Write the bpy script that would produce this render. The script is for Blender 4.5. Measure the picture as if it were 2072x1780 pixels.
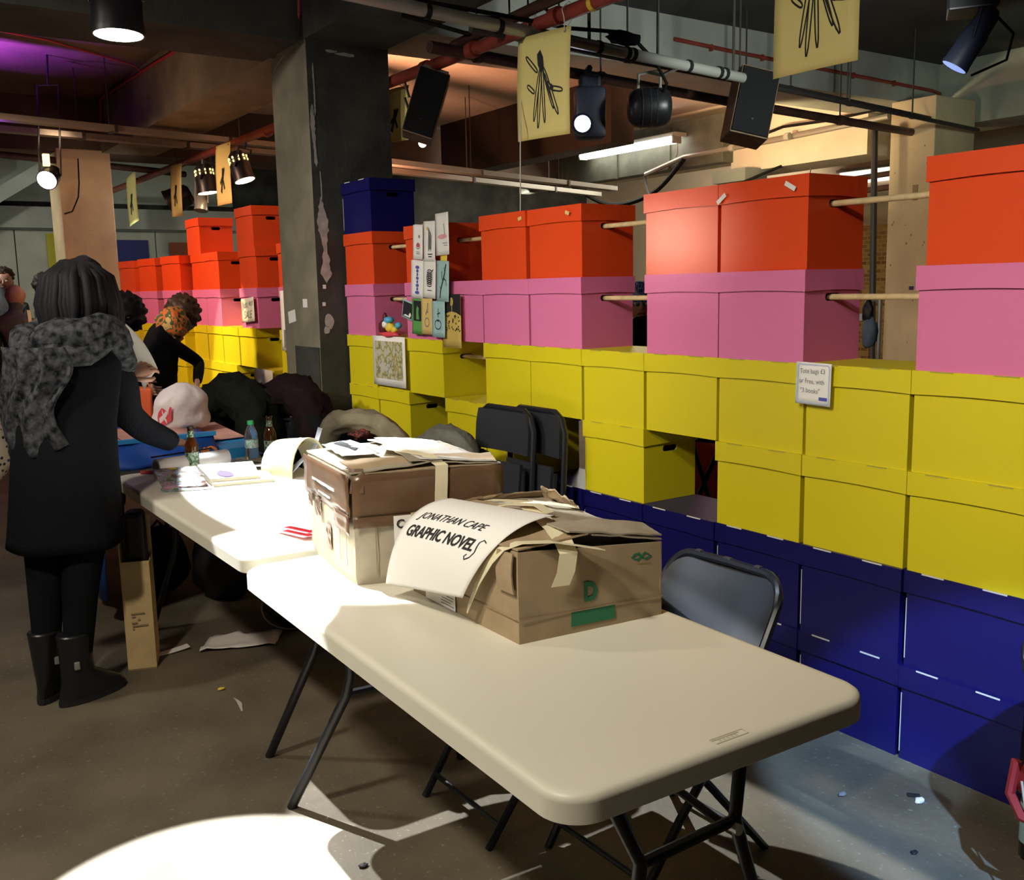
import bpy, bmesh, math, random
from mathutils import Vector as V, Matrix as M, noise
random.seed(7)
for o in list(bpy.data.objects): bpy.data.objects.remove(o)
SC = bpy.context.scene; COL = SC.collection
PI = math.pi; R = math.radians

# ---------------------------------------------------------------- camera, world, exposure, lights
def cam_setup():
    f, yaw, pitch, roll, h = 1987.0, 0.97822, 0.15337, -0.02037, 1.5453
    cy, sy, cp, sp = math.cos(yaw), math.sin(yaw), math.cos(pitch), math.sin(pitch)
    fwd = V((-sy*cp, cy*cp, -sp)); right = V((cy, sy, 0)); up = right.cross(fwd)
    cr, sr = math.cos(roll), math.sin(roll)
    r2 = cr*right+sr*up; u2 = -sr*right+cr*up
    c = bpy.data.cameras.new('camera'); o = bpy.data.objects.new('camera', c); COL.objects.link(o)
    c.sensor_fit = 'HORIZONTAL'; c.sensor_width = 36; c.lens = f/2072*36; c.clip_start = .05; c.clip_end = 100
    o.matrix_world = M(((r2.x, u2.x, -fwd.x, 0), (r2.y, u2.y, -fwd.y, 0), (r2.z, u2.z, -fwd.z, h), (0, 0, 0, 1)))
    SC.camera = o
cam_setup()
SC.view_settings.view_transform = 'Standard'; SC.view_settings.look = 'None'
SC.view_settings.gamma = 1; SC.view_settings.use_curve_mapping = False; SC.view_settings.exposure = 0.0
W_ = bpy.data.worlds.new('world'); SC.world = W_; W_.use_nodes = True
W_.node_tree.nodes['Background'].inputs[0].default_value = (.75, .78, .9, 1)
W_.node_tree.nodes['Background'].inputs[1].default_value = 0.012
def aim(o, tgt):
    d = (V(tgt)-o.location).normalized(); o.rotation_euler = d.to_track_quat('-Z', 'Y').to_euler()
def spot(name, loc, tgt, watt, col, deg, blend=.15, r=.03):
    l = bpy.data.lights.new(name, 'SPOT'); l.energy = watt; l.color = col; l.spot_size = R(deg); l.spot_blend = blend; l.shadow_soft_size = r
    o = bpy.data.objects.new(name, l); COL.objects.link(o); o.location = loc; aim(o, tgt); return o
def area(name, loc, tgt, watt, col, sx, sy):
    l = bpy.data.lights.new(name, 'AREA'); l.shape = 'RECTANGLE'; l.size = sx; l.size_y = sy; l.energy = watt; l.color = col
    o = bpy.data.objects.new(name, l); COL.objects.link(o); o.location = loc; aim(o, tgt); return o
WARM = (1, .80, .55); COOL = (.72, .84, 1); NEUT = (1, .93, .80)
# unseen fill spots added over the aisle to wash the wall of boxes
for x, zt_, dg, w in ((.8, 1.85, 34, 330), (-1.0, 1.45, 45, 350), (-3.0, 1.45, 46, 390), (-5.0, 1.45, 46, 400)):
    spot('aisle_fill', (x, -2.0, 3.3), (x-1.5, 2.7, zt_), w, NEUT, dg, .8, .15)
for x, w in ((-1.2, 295), (-4.0, 125)): spot('aisle_fill', (x, -.9, 3.45), (x-.2, -.2, 0), w, (1, .90, .74), 130, .7, .12)  # wide overhead fills added to lift the floor and tables
# hard white profile spots on the tables and floor
spot('profile_spot', (-3.9, .67, 3.05), (-2.19, .60, 0), 4200, (.93, .96, 1), 18.8, .06, .015)
spot('profile_spot', (-4.4, .45, 3.05), (-2.78, 1.22, .74), 1500, (.93, .96, 1), 18, .10, .015)
o_ = spot('profile_spot', (-5.205, 1.25, 2.78), (-3.5, 1.45, .74), 1500, (.9, .95, 1), 42, .10, .015); o_.scale = (.40, 1, 1)
spot('profile_spot', (.7, .2, 3.0), (-1.66, 2.66, 0), 1500, (.34, .58, 1), 14, .4, .02)
spot('profile_spot', (-2.25, .1, 3.2), (-1.87, 2.0, .71), 420, (.5, .74, 1), 7.5, .5, .03)  # unseen spot added to give the chair back its blue sheen
spot('highlight_spot', (-6.3, -.4, 2.0), (-2.92, 2.7, 1.72), 420, (1, .8, .62), 6, .9, .14)  # unseen narrow spot added for the highlight on one orange box
# unseen warm spots added to brighten the far stretch of boxes
spot('warm_fill', (-7.6, .6, 3.5), (-8.25, 2.72, .95), 700, (1, .80, .42), 20, .3, .02)
spot('warm_fill', (-8.6, .2, 3.0), (-9.6, 2.7, 1.5), 420, (1, .62, .40), 66, .6, .08)
spot('warm_fill', (-6.6, .2, 3.0), (-7.9, 2.7, 1.5), 200, (1, .70, .45), 50, .6, .08)
# fluorescent tube and ceiling washes behind the wall of boxes
area('tube_light', (-9.8, 8.33, 3.2), (-9.8, 7.4, 2.3), 60, (1, .93, .75), 1.6, .08)
spot('orange_uplight', (-8.2, 3.9, 2.4), (-8.2, 4.6, 3.62), 260, (1, .40, .2), 140, .6, .1)
spot('orange_uplight', (-7.7, 7.2, 2.7), (-7.7, 7.6, 3.62), 75, (1, .42, .24), 140, .6, .1)  # extra uplight added where the first one falls short
spot('back_fill', (-7.1, 6.9, 2.6), (-7.1, 9.0, 3.2), 150, (1, .80, .42), 100, .6, .1)  # unseen fills added to brighten the back beam, pillar and wall
spot('back_fill', (-5.0, 6.0, 2.5), (-5.6, 8.6, 1.6), 55, (1, .80, .52), 80, .6, .1)
spot('back_fill', (-9.9, 10.0, 2.4), (-11.5, 12, 2.7), 230, (1, .85, .62), 120, .6, .1)
spot('beam_fill', (-2.9, 4.4, 2.7), (-6, 5.8, 3.42), 190, (.85, .92, .85), 90, .8, .1)  # unseen fills added to lift the overhead beams
spot('beam_fill', (-3.6, 6.8, 2.7), (-5.0, 9.15, 3.35), 45, (.75, .95, .75), 60, .7, .1)
spot('purple_lamp', (-9.2, .7, 2.6), (-9.4, 1.0, 3.62), 520, (.45, .08, 1), 90, 1, .05)
spot('hall_fill', (-11.5, .2, 3.0), (-13.5, 2.4, 1.4), 130, (.95, .95, .85), 100, .6, .1)  # unseen fills added for the far walls, tan pillar and ceiling
spot('hall_fill', (-9.3, 1.6, 3.0), (-11.5, 2.35, 2.45), 190, (1, .66, .40), 42, .5, .05)
spot('hall_fill', (-12.2, 8.6, 2.9), (-15, 9.6, 1.9), 240, (1, .92, .8), 90, .7, .1)
spot('hall_fill', (-12.2, 3.0, 2.0), (-15, 3.2, 3.0), 30, (.8, .95, .85), 110, .6, .1)
spot('hall_fill', (-8.2, 1.4, 2.4), (-8.0, 2.2, 3.6), 26, (1, .6, .35), 130, .6, .05)

# ---------------------------------------------------------------- materials
def mat(name, col, rough=.6, metal=0, var=0, scale=8, bump=0, bscale=60, emit=None, estr=0, trans=0, spec=.5, col2=None, alpha=1, coat=0):
    m = bpy.data.materials.new(name); m.use_nodes = True; nt = m.node_tree; b = nt.nodes['Principled BSDF']
    b.inputs['Base Color'].default_value = (*col, 1); b.inputs['Roughness'].default_value = rough; b.inputs['Metallic'].default_value = metal
    b.inputs['Specular IOR Level'].default_value = spec; b.inputs['Transmission Weight'].default_value = trans; b.inputs['Coat Weight'].default_value = coat
    tc = nt.nodes.new('ShaderNodeTexCoord')
    if var or col2:
        n = nt.nodes.new('ShaderNodeTexNoise'); n.inputs['Scale'].default_value = scale; n.inputs['Detail'].default_value = 6
        r = nt.nodes.new('ShaderNodeValToRGB'); c2 = col2 or tuple(max(0, c*(1-var)) for c in col)
        r.color_ramp.elements[0].color = (*c2, 1); r.color_ramp.elements[1].color = (*tuple(min(1, c*(1+var*.5)) for c in col), 1)
        r.color_ramp.elements[0].position = .35; r.color_ramp.elements[1].position = .65
        nt.links.new(tc.outputs['Object'], n.inputs['Vector']); nt.links.new(n.outputs['Fac'], r.inputs[0]); nt.links.new(r.outputs[0], b.inputs['Base Color'])
    if bump:
        n2 = nt.nodes.new('ShaderNodeTexNoise'); n2.inputs['Scale'].default_value = bscale; n2.inputs['Detail'].default_value = 8
        bp = nt.nodes.new('ShaderNodeBump'); bp.inputs['Strength'].default_value = bump; bp.inputs['Distance'].default_value = .01
        nt.links.new(tc.outputs['Object'], n2.inputs['Vector']); nt.links.new(n2.outputs['Fac'], bp.inputs['Height']); nt.links.new(bp.outputs[0], b.inputs['Normal'])
    if emit: b.inputs['Emission Color'].default_value = (*emit, 1); b.inputs['Emission Strength'].default_value = estr
    return m
def S(r, g, b):
    f = lambda c: (c/255/12.92 if c/255 <= .04045 else ((c/255+.055)/1.055)**2.4)
    return (f(r), f(g), f(b))
def concrete(name, c1, c2, scale, rough=.85, bump=.3, specks=None):
    m = mat(name, c1, rough, col2=c2, scale=scale, bump=bump, bscale=35); nt = m.node_tree
    if specks:
        b = nt.nodes['Principled BSDF']; src = b.inputs['Base Color'].links[0].from_socket
        tc = nt.nodes.new('ShaderNodeTexCoord'); n = nt.nodes.new('ShaderNodeTexNoise'); n.inputs['Scale'].default_value = 55; n.inputs['Detail'].default_value = 3
        r = nt.nodes.new('ShaderNodeValToRGB'); r.color_ramp.elements[0].position = .63; r.color_ramp.elements[1].position = .72
        mx = nt.nodes.new('ShaderNodeMix'); mx.data_type = 'RGBA'; mx.inputs['B'].default_value = (*specks, 1)
        n3 = nt.nodes.new('ShaderNodeTexNoise'); n3.inputs['Scale'].default_value = 1.3; n3.inputs['Detail'].default_value = 9
        mm = nt.nodes.new('ShaderNodeMath'); mm.operation = 'MULTIPLY'
        nt.links.new(tc.outputs['Object'], n.inputs['Vector']); nt.links.new(tc.outputs['Object'], n3.inputs['Vector'])
        nt.links.new(n.outputs['Fac'], r.inputs[0]); nt.links.new(r.outputs[0], mm.inputs[0]); nt.links.new(n3.outputs['Fac'], mm.inputs[1])
        nt.links.new(mm.outputs[0], mx.inputs['Factor']); nt.links.new(src, mx.inputs['A']); nt.links.new(mx.outputs['Result'], b.inputs['Base Color'])
    return m
def brickmat(name):
    m = mat(name, (.4, .3, .15), .9); nt = m.node_tree; b = nt.nodes['Principled BSDF']
    t = nt.nodes.new('ShaderNodeTexBrick'); tc = nt.nodes.new('ShaderNodeTexCoord'); mp = nt.nodes.new('ShaderNodeMapping'); mp.inputs['Rotation'].default_value = (PI/2, 0, 0)
    t.inputs['Scale'].default_value = 4.4; t.inputs['Color1'].default_value = (*S(176, 140, 84), 1); t.inputs['Color2'].default_value = (*S(120, 84, 44), 1); t.inputs['Mortar'].default_value = (*S(170, 140, 90), 1)
    t.inputs['Mortar Size'].default_value = .03
    nt.links.new(tc.outputs['Object'], mp.inputs[0]); nt.links.new(mp.outputs[0], t.inputs['Vector']); nt.links.new(t.outputs['Color'], b.inputs['Base Color'])
    return m
def stripes(name, c1, c2, scale, axis='X', rough=.6):
    m = mat(name, c1, rough); nt = m.node_tree; b = nt.nodes['Principled BSDF']
    w = nt.nodes.new('ShaderNodeTexWave'); w.bands_direction = axis; w.inputs['Scale'].default_value = scale; w.inputs['Distortion'].default_value = .6
    r = nt.nodes.new('ShaderNodeValToRGB'); r.color_ramp.elements[0].color = (*c1, 1); r.color_ramp.elements[1].color = (*c2, 1)
    tc = nt.nodes.new('ShaderNodeTexCoord'); nt.links.new(tc.outputs['Object'], w.inputs['Vector']); nt.links.new(w.outputs['Fac'], r.inputs[0]); nt.links.new(r.outputs[0], b.inputs['Base Color'])
    return m
def dots(name, c1, c2, scale, thr=.28, rough=.8):
    m = mat(name, c1, rough); nt = m.node_tree; b = nt.nodes['Principled BSDF']
    w = nt.nodes.new('ShaderNodeTexVoronoi'); w.inputs['Scale'].default_value = scale
    r = nt.nodes.new('ShaderNodeValToRGB'); r.color_ramp.interpolation = 'CONSTANT'; r.color_ramp.elements[0].color = (*c2, 1); r.color_ramp.elements[1].color = (*c1, 1); r.color_ramp.elements[1].position = thr
    tc = nt.nodes.new('ShaderNodeTexCoord'); nt.links.new(tc.outputs['Object'], w.inputs['Vector']); nt.links.new(w.outputs['Distance'], r.inputs[0]); nt.links.new(r.outputs[0], b.inputs['Base Color'])
    return m
def patches(name, cols, scale, rough=.6):
    m = mat(name, cols[0], rough); nt = m.node_tree; b = nt.nodes['Principled BSDF']
    w = nt.nodes.new('ShaderNodeTexNoise'); w.inputs['Scale'].default_value = scale; w.inputs['Detail'].default_value = 2
    r = nt.nodes.new('ShaderNodeValToRGB'); r.color_ramp.interpolation = 'CONSTANT'
    while len(r.color_ramp.elements) < len(cols): r.color_ramp.elements.new(.5)
    for i, c in enumerate(cols):
        r.color_ramp.elements[i].position = 0 if i == 0 else .36+.28*(i/len(cols)); r.color_ramp.elements[i].color = (*c, 1)
    tc = nt.nodes.new('ShaderNodeTexCoord'); nt.links.new(tc.outputs['Object'], w.inputs['Vector']); nt.links.new(w.outputs['Fac'], r.inputs[0]); nt.links.new(r.outputs[0], b.inputs['Base Color'])
    return m
MT = {}
MT['floor'] = concrete('floor_concrete', (.17, .142, .095), (.095, .080, .054), 2.2, .72, .25, (.30, .28, .24))
MT['pillar'] = concrete('raw_concrete', (.24, .215, .15), (.15, .135, .095), 3.5)
MT['darkconc'] = concrete('dark_concrete', (.055, .055, .045), (.028, .028, .024), 4)
MT['darkceil'] = concrete('dark_ceiling', (.045, .045, .045), (.03, .03, .03), 2)
MT['brownceil'] = concrete('brown_ceiling', (.13, .085, .06), (.08, .055, .04), 2)
MT['paleceil'] = mat('pale_ceiling', (.60, .55, .48), .8, var=.12, scale=1.5)
MT['greybeam'] = mat('grey_painted_beam', (.36, .37, .33), .8, var=.2, scale=2)
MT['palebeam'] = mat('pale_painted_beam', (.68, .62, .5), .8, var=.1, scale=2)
MT['duct'] = mat('dark_brown_panel', (.02, .011, .008), .7, var=.2)
MT['ductgrey'] = mat('grey_duct', (.10, .105, .08), .6, var=.3, scale=4)
MT['beige'] = concrete('beige_pillar', (.60, .48, .31), (.52, .41, .26), 3, .8, .15, (.36, .27, .15))
MT['plaster'] = concrete('tan_plaster', (.62, .48, .27), (.5, .36, .23), 3, .85, .2)
MT['backwall'] = mat('beige_wall', (.62, .52, .40), .8, var=.1, scale=1)
MT['panel'] = mat('pale_panel', (.42, .43, .36), .7, var=.15, scale=2)
MT['brick'] = brickmat('yellow_brick')
MT['scuff'] = mat('worn_plaster', (.42, .40, .38), .9, var=.2, scale=20)
MT['yellow'] = mat('yellow_card', (.66, .56, .006), .55, bump=.02, bscale=200)
MT['orange'] = mat('orange_card', (.74, .068, .012), .38, bump=.02, bscale=120)
MT['pink'] = mat('pink_card', (.68, .17, .36), .55, bump=.02, bscale=200)
MT['navy'] = mat('navy_card', (.006, .005, .085), .35, bump=.02, bscale=120)
MT['rawnavy'] = mat('raw_card_edge', (.62, .62, .58), .8)
MT['rawyellow'] = mat('yellow_card_edge', (.40, .36, .06), .8)
MT['wood'] = mat('dowel_wood', (.62, .47, .25), .6, var=.15, scale=30)
MT['table'] = mat('ivory_plastic', (.80, .77, .64), .42, bump=.06, bscale=300)
MT['tblmark'] = mat('ivory_plastic_mark', (.56, .52, .40), .5)
MT['blacksteel'] = mat('black_steel', (.012, .013, .018), .38, .1)
MT['blackplastic'] = mat('black_plastic', (.022, .024, .030), .42)
MT['card'] = mat('brown_cardboard', (.37, .27, .16), .8, var=.12, scale=14)
MT['cardlight'] = mat('pale_cardboard', (.36, .31, .225), .8, var=.15, scale=10)
MT['cardedge'] = mat('cardboard_edge', (.30, .21, .12), .9)
MT['longcard'] = mat('tan_cardboard', (.60, .43, .21), .8, var=.12, scale=14)
MT['btape'] = mat('brown_packing_tape', (.125, .07, .038), .28, var=.15, scale=12)
MT['ctape'] = mat('clear_packing_tape', (.52, .50, .46), .3)
MT['mtape'] = mat('masking_tape', (.76, .69, .47), .55)
MT['hole'] = mat('dark_inside', (.012, .012, .014), .9)
MT['paper'] = mat('white_paper', (.84, .82, .78), .7)
MT['ypaper'] = mat('yellow_paper', (.78, .66, .24), .7)
MT['cpaper'] = mat('cream_paper', (.80, .76, .62), .7)
MT['ink'] = mat('black_ink', (.012, .012, .014), .7)
MT['greyink'] = mat('grey_ink', (.2, .2, .2), .7)
MT['gold'] = mat('ochre_paper', (.56, .40, .10), .7)
MT['green'] = mat('green_paper', (.10, .32, .08), .7)
MT['tan'] = mat('tan_paper', (.66, .48, .17), .7)
MT['lblue'] = mat('pale_blue_paper', (.34, .52, .53), .7)
MT['redink'] = mat('red_print', (.7, .06, .08), .6)
MT['pinkink'] = mat('pink_print', (.8, .35, .42), .6)
MT['blueink'] = mat('blue_print', (.08, .10, .42), .6)
MT['greenink'] = mat('green_print', (.015, .17, .075), .6)
MT['yellowprint'] = patches('yellow_watercolour', [(.82, .80, .72), (.82, .79, .68), (.80, .77, .62), (.72, .64, .24), (.46, .42, .18), (.78, .72, .42), (.82, .80, .70)], 13)
MT['redpipe'] = mat('red_oxide_pipe', (.26, .045, .03), .45, var=.25, scale=9)
MT['redrod'] = mat('red_conduit', (.42, .03, .035), .5)
MT['darkpipe'] = mat('dark_pipe', (.06, .025, .02), .55, var=.3)
MT['ironpipe'] = mat('iron_pipe', (.035, .03, .028), .55)
MT['steel'] = mat('galvanised_steel', (.34, .34, .31), .3, .35)
MT['tray'] = mat('cable_tray', (.30, .28, .25), .5, .4)
MT['cable'] = mat('black_cable', (.010, .010, .010), .8, spec=.1)
MT['string'] = mat('white_string', (.75, .72, .65), .8)
MT['lampblack'] = mat('lamp_black', (.012, .012, .015), .4)
MT['lampblue'] = mat('lamp_blue_black', (.02, .025, .05), .5)
MT['spk'] = mat('speaker_black', (.006, .006, .007), .7, spec=.12)
MT['spkwood'] = mat('speaker_wood', (.16, .10, .06), .7, var=.3, scale=12)
MT['lens'] = mat('lit_lens', (1, 1, 1), .3, emit=(1, .93, .9), estr=14)
MT['lensblue'] = mat('lit_blue_lens', (1, 1, 1), .3, emit=(.72, .8, 1), estr=12)
MT['lensdim'] = mat('dim_blue_lens', (.3, .4, .8), .3, emit=(.30, .45, 1), estr=.9)
MT['lenswarm'] = mat('lit_warm_lens', (1, 1, 1), .3, emit=(1, .78, .45), estr=14)
MT['tube'] = mat('lit_tube', (1, 1, 1), .3, emit=(1, .95, .82), estr=9)
MT['vent'] = mat('glowing_vent', (1, .8, .4), .3, emit=(1, .72, .25), estr=2.2)
MT['glasslight'] = mat('lit_window_glass', (1, 1, 1), .3, emit=(1, .95, .78), estr=1.6)
MT['coat'] = mat('black_wool', (.007, .008, .011), .95, bump=.5, bscale=120, spec=.08)
MT['tights'] = mat('dark_trousers', (.007, .008, .010), .95, spec=.1)
MT['boot'] = mat('black_leather', (.010, .010, .012), .35)
MT['hair'] = stripes('dark_hair', (.008, .007, .010), (.011, .009, .012), 60, 'X', .7)
MT['hair'].node_tree.nodes['Principled BSDF'].inputs['Specular IOR Level'].default_value = .22
MT['brownhair'] = mat('brown_hair', (.035, .017, .009), .6, var=.4, scale=40)
MT['scarf'] = mat('mottled_grey_scarf', (.075, .078, .085), .95, col2=(.006, .007, .009), scale=34, bump=.6, bscale=90, spec=.1)
MT['floral'] = patches('floral_scarf', [(.03, .05, .02), (.35, .16, .04), (.6, .12, .02), (.05, .09, .03), (.5, .32, .12)], 13, .8)
MT['skin'] = mat('skin', (.56, .32, .24), .5)
MT['shirt'] = mat('grey_shirt', (.10, .11, .11), .8, var=.2, scale=30)
MT['strap'] = mat('cream_strap', (.72, .64, .45), .7)
MT['polka'] = dots('polka_dot_cloth', (.66, .55, .45), (.02, .02, .025), 46, .30)
MT['bluescarf'] = patches('blue_patterned_scarf', [(.03, .05, .22), (.25, .4, .7), (.02, .03, .12), (.4, .55, .75)], 26, .8)
MT['beer'] = mat('brown_glass', (.16, .045, .008), .06, trans=.75, coat=.3)
MT['darkglass'] = mat('dark_glass', (.02, .015, .01), .06, trans=.3, coat=.4)
MT['beerlabel'] = patches('green_bottle_label', [(.03, .06, .035), (.16, .28, .17), (.35, .42, .32), (.03, .05, .03)], 60, .5)
MT['clear'] = mat('clear_plastic', (.88, .93, 1), .04, trans=.92)
MT['watercap'] = mat('green_cap', (.03, .42, .16), .4)
MT['waterlabel'] = patches('water_label', [(.70, .78, .82), (.25, .62, .55), (.85, .9, .92)], 55, .4)
MT['bluecloth'] = mat('blue_cloth', (.008, .075, .42), .55, var=.3, scale=6)
MT['cyan'] = mat('bright_cyan', (.02, .30, .72), .5)
MT['pinksheet'] = mat('salmon_sheet', (.72, .40, .34), .7, var=.15, scale=12)
MT['carrier'] = mat('white_carrier_bag', (.76, .68, .70), .45, bump=.9, bscale=13)
MT['orangebag'] = mat('orange_bag', (.80, .14, .04), .5)
MT['redtoy'] = mat('red_wire', (.45, .02, .015), .5)
MT['orangetoy'] = mat('orange_plastic', (.9, .28, .03), .35)
MT['roll'] = mat('rolled_paper', (.66, .64, .66), .6)
MT['comic'] = patches('comic_cover', [(.10, .07, .06), (.30, .18, .15), (.12, .26, .10), (.36, .42, .6), (.16, .12, .12), (.42, .24, .3)], 22, .4)
MT['brochure'] = patches('brochure_print', [(.5, .55, .7), (.12, .14, .12), (.75, .78, .85), (.35, .16, .06), (.6, .62, .7)], 15, .4)
MT['canvas'] = mat('canvas_bag', (.62, .58, .38), .85)
MT['bluegrey'] = mat('pale_blue_cloth', (.50, .55, .70), .8)
MT['olivecoat'] = mat('olive_coat', (.30, .27, .185), .9, bump=1.0, bscale=12, spec=.1, var=.2, scale=15)
MT['greycoat'] = mat('grey_coat', (.13, .13, .11), .9, bump=1.0, bscale=12, spec=.1, var=.2, scale=15)
MT['greencoat'] = mat('dark_green_coat', (.008, .010, .006), .9, bump=1.0, bscale=12, spec=.1, var=.3, scale=15)
MT['maroon'] = mat('maroon_coat', (.013, .006, .008), .9, bump=1.0, bscale=12, spec=.1, var=.3, scale=15)
MT['navycoat'] = mat('navy_lining', (.012, .015, .06), .8)
MT['redlining'] = patches('red_pattern', [(.03, .01, .01), (.3, .05, .03), (.05, .02, .02)], 50, .8)
MT['redbag'] = mat('dark_red_bag', (.20, .012, .012), .5)
MT['blackbag'] = mat('black_bag', (.012, .012, .014), .6)
MT['toyblue'] = mat('toy_blue', (.08, .38, .6), .6); MT['toyyellow'] = mat('toy_yellow', (.75, .55, .05), .6); MT['toydark'] = mat('toy_maroon', (.10, .01, .02), .6)
MT['bannerblue'] = mat('blue_banner', (.02, .025, .16), .7); MT['bannerorange'] = mat('orange_banner', (.32, .08, .03), .7); MT['banneryellow'] = mat('yellow_banner', (.42, .38, .02), .7)
MT['lavender'] = mat('lavender_sticky', (.06, .03, .14), .7)
MT['frame'] = mat('grey_cabinet', (.22, .25, .23), .6)
MT['denim'] = mat('blue_grey_bag', (.12, .16, .22), .8)

# ---------------------------------------------------------------- geometry helpers
MI = {}
class G:
    def __init__(s): s.v = []; s.f = []
    def add(s, vs, fs):
        n = len(s.v); s.v += [V(p) for p in vs]; s.f += [tuple(i+n for i in f) for f in fs]; return s
    def hexa(s, p):
        return s.add(p, [(0, 3, 2, 1), (4, 5, 6, 7), (0, 1, 5, 4), (1, 2, 6, 5), (2, 3, 7, 6), (3, 0, 4, 7)])
    def box(s, c, d, rz=0, mx=None):
        x, y, z = [k/2 for k in d]; p = [V(q) for q in ((-x, -y, -z), (x, -y, -z), (x, y, -z), (-x, y, -z), (-x, -y, z), (x, -y, z), (x, y, z), (-x, y, z))]
        mm = mx or M.Rotation(rz, 4, 'Z'); c = V(c)
        return s.hexa([mm @ q + c for q in p])
    def ring(s, c, t, r, n, up=None):
        t = t.normalized(); a = V((0, 0, 1)) if abs(t.z) < .9 else V((1, 0, 0)); u = t.cross(a).normalized(); w = t.cross(u).normalized()
        rx, ry = r if isinstance(r, tuple) else (r, r)
        return [c+u*math.cos(2*PI*k/n)*rx+w*math.sin(2*PI*k/n)*ry for k in range(n)]
    def loft(s, rings, cap=True, closed=False):
        n = len(rings[0]); b = len(s.v); vs = [p for r in rings for p in r]; fs = []
        m = len(rings)
        for i in range(m if closed else m-1):
            for k in range(n):
                j = (i+1) % m
                fs.append((i*n+k, i*n+(k+1) % n, j*n+(k+1) % n, j*n+k))
        if cap and not closed: fs += [tuple(range(n-1, -1, -1)), tuple((m-1)*n+k for k in range(n))]
        return s.add(vs, fs)
    def tube(s, pts, r, n=8, closed=False):
        pts = [V(p) for p in pts]; rings = []; m = len(pts)
        for i, p in enumerate(pts):
            if closed: t = pts[(i+1) % m]-pts[i-1]
            else: t = pts[min(i+1, m-1)]-pts[max(i-1, 0)]
            rings.append(s.ring(p, t, r[i] if isinstance(r, list) else r, n))
        for i in range(1, m):   # keep rings from twisting
            a, b = rings[i-1], rings[i]
            k = min(range(n), key=lambda q: sum((a[j]-b[(j+q) % n]).length_squared for j in range(0, n, 2)))
            rings[i] = b[k:]+b[:k]
        return s.loft(rings, True, closed)
    def lathe(s, prof, c=(0, 0, 0), n=16, mx=None):
        mm = mx or M(); c = V(c)
        return s.loft([[mm @ V((r*math.cos(2*PI*k/n), r*math.sin(2*PI*k/n), z)) + c for k in range(n)] for r, z in prof], cap=False)
    def prism(s, poly, z0, z1, fn=None):
        fn = fn or (lambda x, y, z: V((x, y, z))); n = len(poly)
        return s.add([fn(x, y, z0) for x, y in poly]+[fn(x, y, z1) for x, y in poly],
                     [tuple(range(n-1, -1, -1)), tuple(range(n, 2*n))]+[(k, (k+1) % n, n+(k+1) % n, n+k) for k in range(n)])
    def sheet(s, fn, nu, nv, th=.0012):
        vs = []; fs = []
        for sgn in (0, 1):
            for j in range(nv+1):
                for i in range(nu+1): vs.append(fn(i/nu, j/nv, th*sgn))
        w = nu+1; h = (nu+1)*(nv+1)
        for j in range(nv):
            for i in range(nu):
                a = j*w+i; fs.append((a, a+w, a+w+1, a+1)); fs.append((h+a, h+a+1, h+a+w+1, h+a+w))
        bd = [i for i in range(nu+1)]+[j*w+nu for j in range(1, nv+1)]+[nv*w+i for i in range(nu-1, -1, -1)]+[j*w for j in range(nv-1, 0, -1)]
        for k in range(len(bd)):
            a, b = bd[k], bd[(k+1) % len(bd)]; fs.append((a, b, h+b, h+a))
        return s.add(vs, fs)
    def ribbon(s, pts, w, fn, closed=False, off=.0025):
        """a drawn line on the surface fn(u, v, offset); pts in the same u, v; w in units of u"""
        p = [V((a, b)) for a, b in pts]; m = len(p); vs = []; fs = []
        for i in range(m):
            t = (p[(i+1) % m]-p[i-1]) if closed else (p[min(i+1, m-1)]-p[max(i-1, 0)])
            if t.length < 1e-9: t = V((1, 0))
            t.normalize(); q = V((-t.y, t.x))*w/2
            vs += [fn(*(p[i]+q), off), fn(*(p[i]-q), off)]
        for i in range(m if closed else m-1):
            j = (i+1) % m; fs.append((2*i, 2*i+1, 2*j+1, 2*j))
        return s.add(vs, fs)
    def patch(s, pts, fn, off=.002):
        return s.add([fn(a, b, off) for a, b in pts], [tuple(range(len(pts)))])
    def blob(s, c, r, amp=.15, seed=0, sub=3, freq=2.0, mx=None):
        bm = bmesh.new(); bmesh.ops.create_icosphere(bm, subdivisions=sub, radius=1); c = V(c); r = V(r) if not isinstance(r, (int, float)) else V((r, r, r))
        vs = []
        for v in bm.verts:
            d = v.co.normalized(); k = 1+amp*noise.noise(d*freq+V((seed*7.3, seed*3.1, 0)))+amp*.4*noise.noise(d*freq*3+V((seed, 0, 5)))
            q = V((d.x*r.x*k, d.y*r.y*k, d.z*r.z*k)); vs.append((mx @ q if mx else q)+c)
        fs = [tuple(v.index for v in f.verts) for f in bm.faces]; bm.free()
        return s.add(vs, fs)
    def build(s, name, m, parent=None, smooth=False, bevel=0, seg=2, label=None, cat=None, group=None, kind=None, loc=None, fix=True):
        inv = M()
        if parent is not None: inv = MI[parent.name]
        elif loc is not None: inv = M.Translation(-V(loc))
        me = bpy.data.meshes.new(name); me.from_pydata([inv @ p for p in s.v], [], s.f)
        bm = bmesh.new(); bm.from_mesh(me)
        if bevel:
            es = [e for e in bm.edges if e.is_manifold and e.calc_face_angle(0) > .6]
            bmesh.ops.bevel(bm, geom=es, offset=bevel, segments=seg, affect='EDGES', profile=.5, clamp_overlap=True)
        if fix: bmesh.ops.recalc_face_normals(bm, faces=bm.faces)
        bm.to_mesh(me); bm.free()
        if smooth:
            for p in me.polygons: p.use_smooth = True
            if smooth != 'all': me.set_sharp_from_angle(angle=R(40))
        me.materials.append(m if not isinstance(m, str) else MT[m])
        o = bpy.data.objects.new(name, me); COL.objects.link(o)
        if parent is not None: o.parent = parent
        elif loc is not None: o.location = loc
        MI[o.name] = inv
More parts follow.
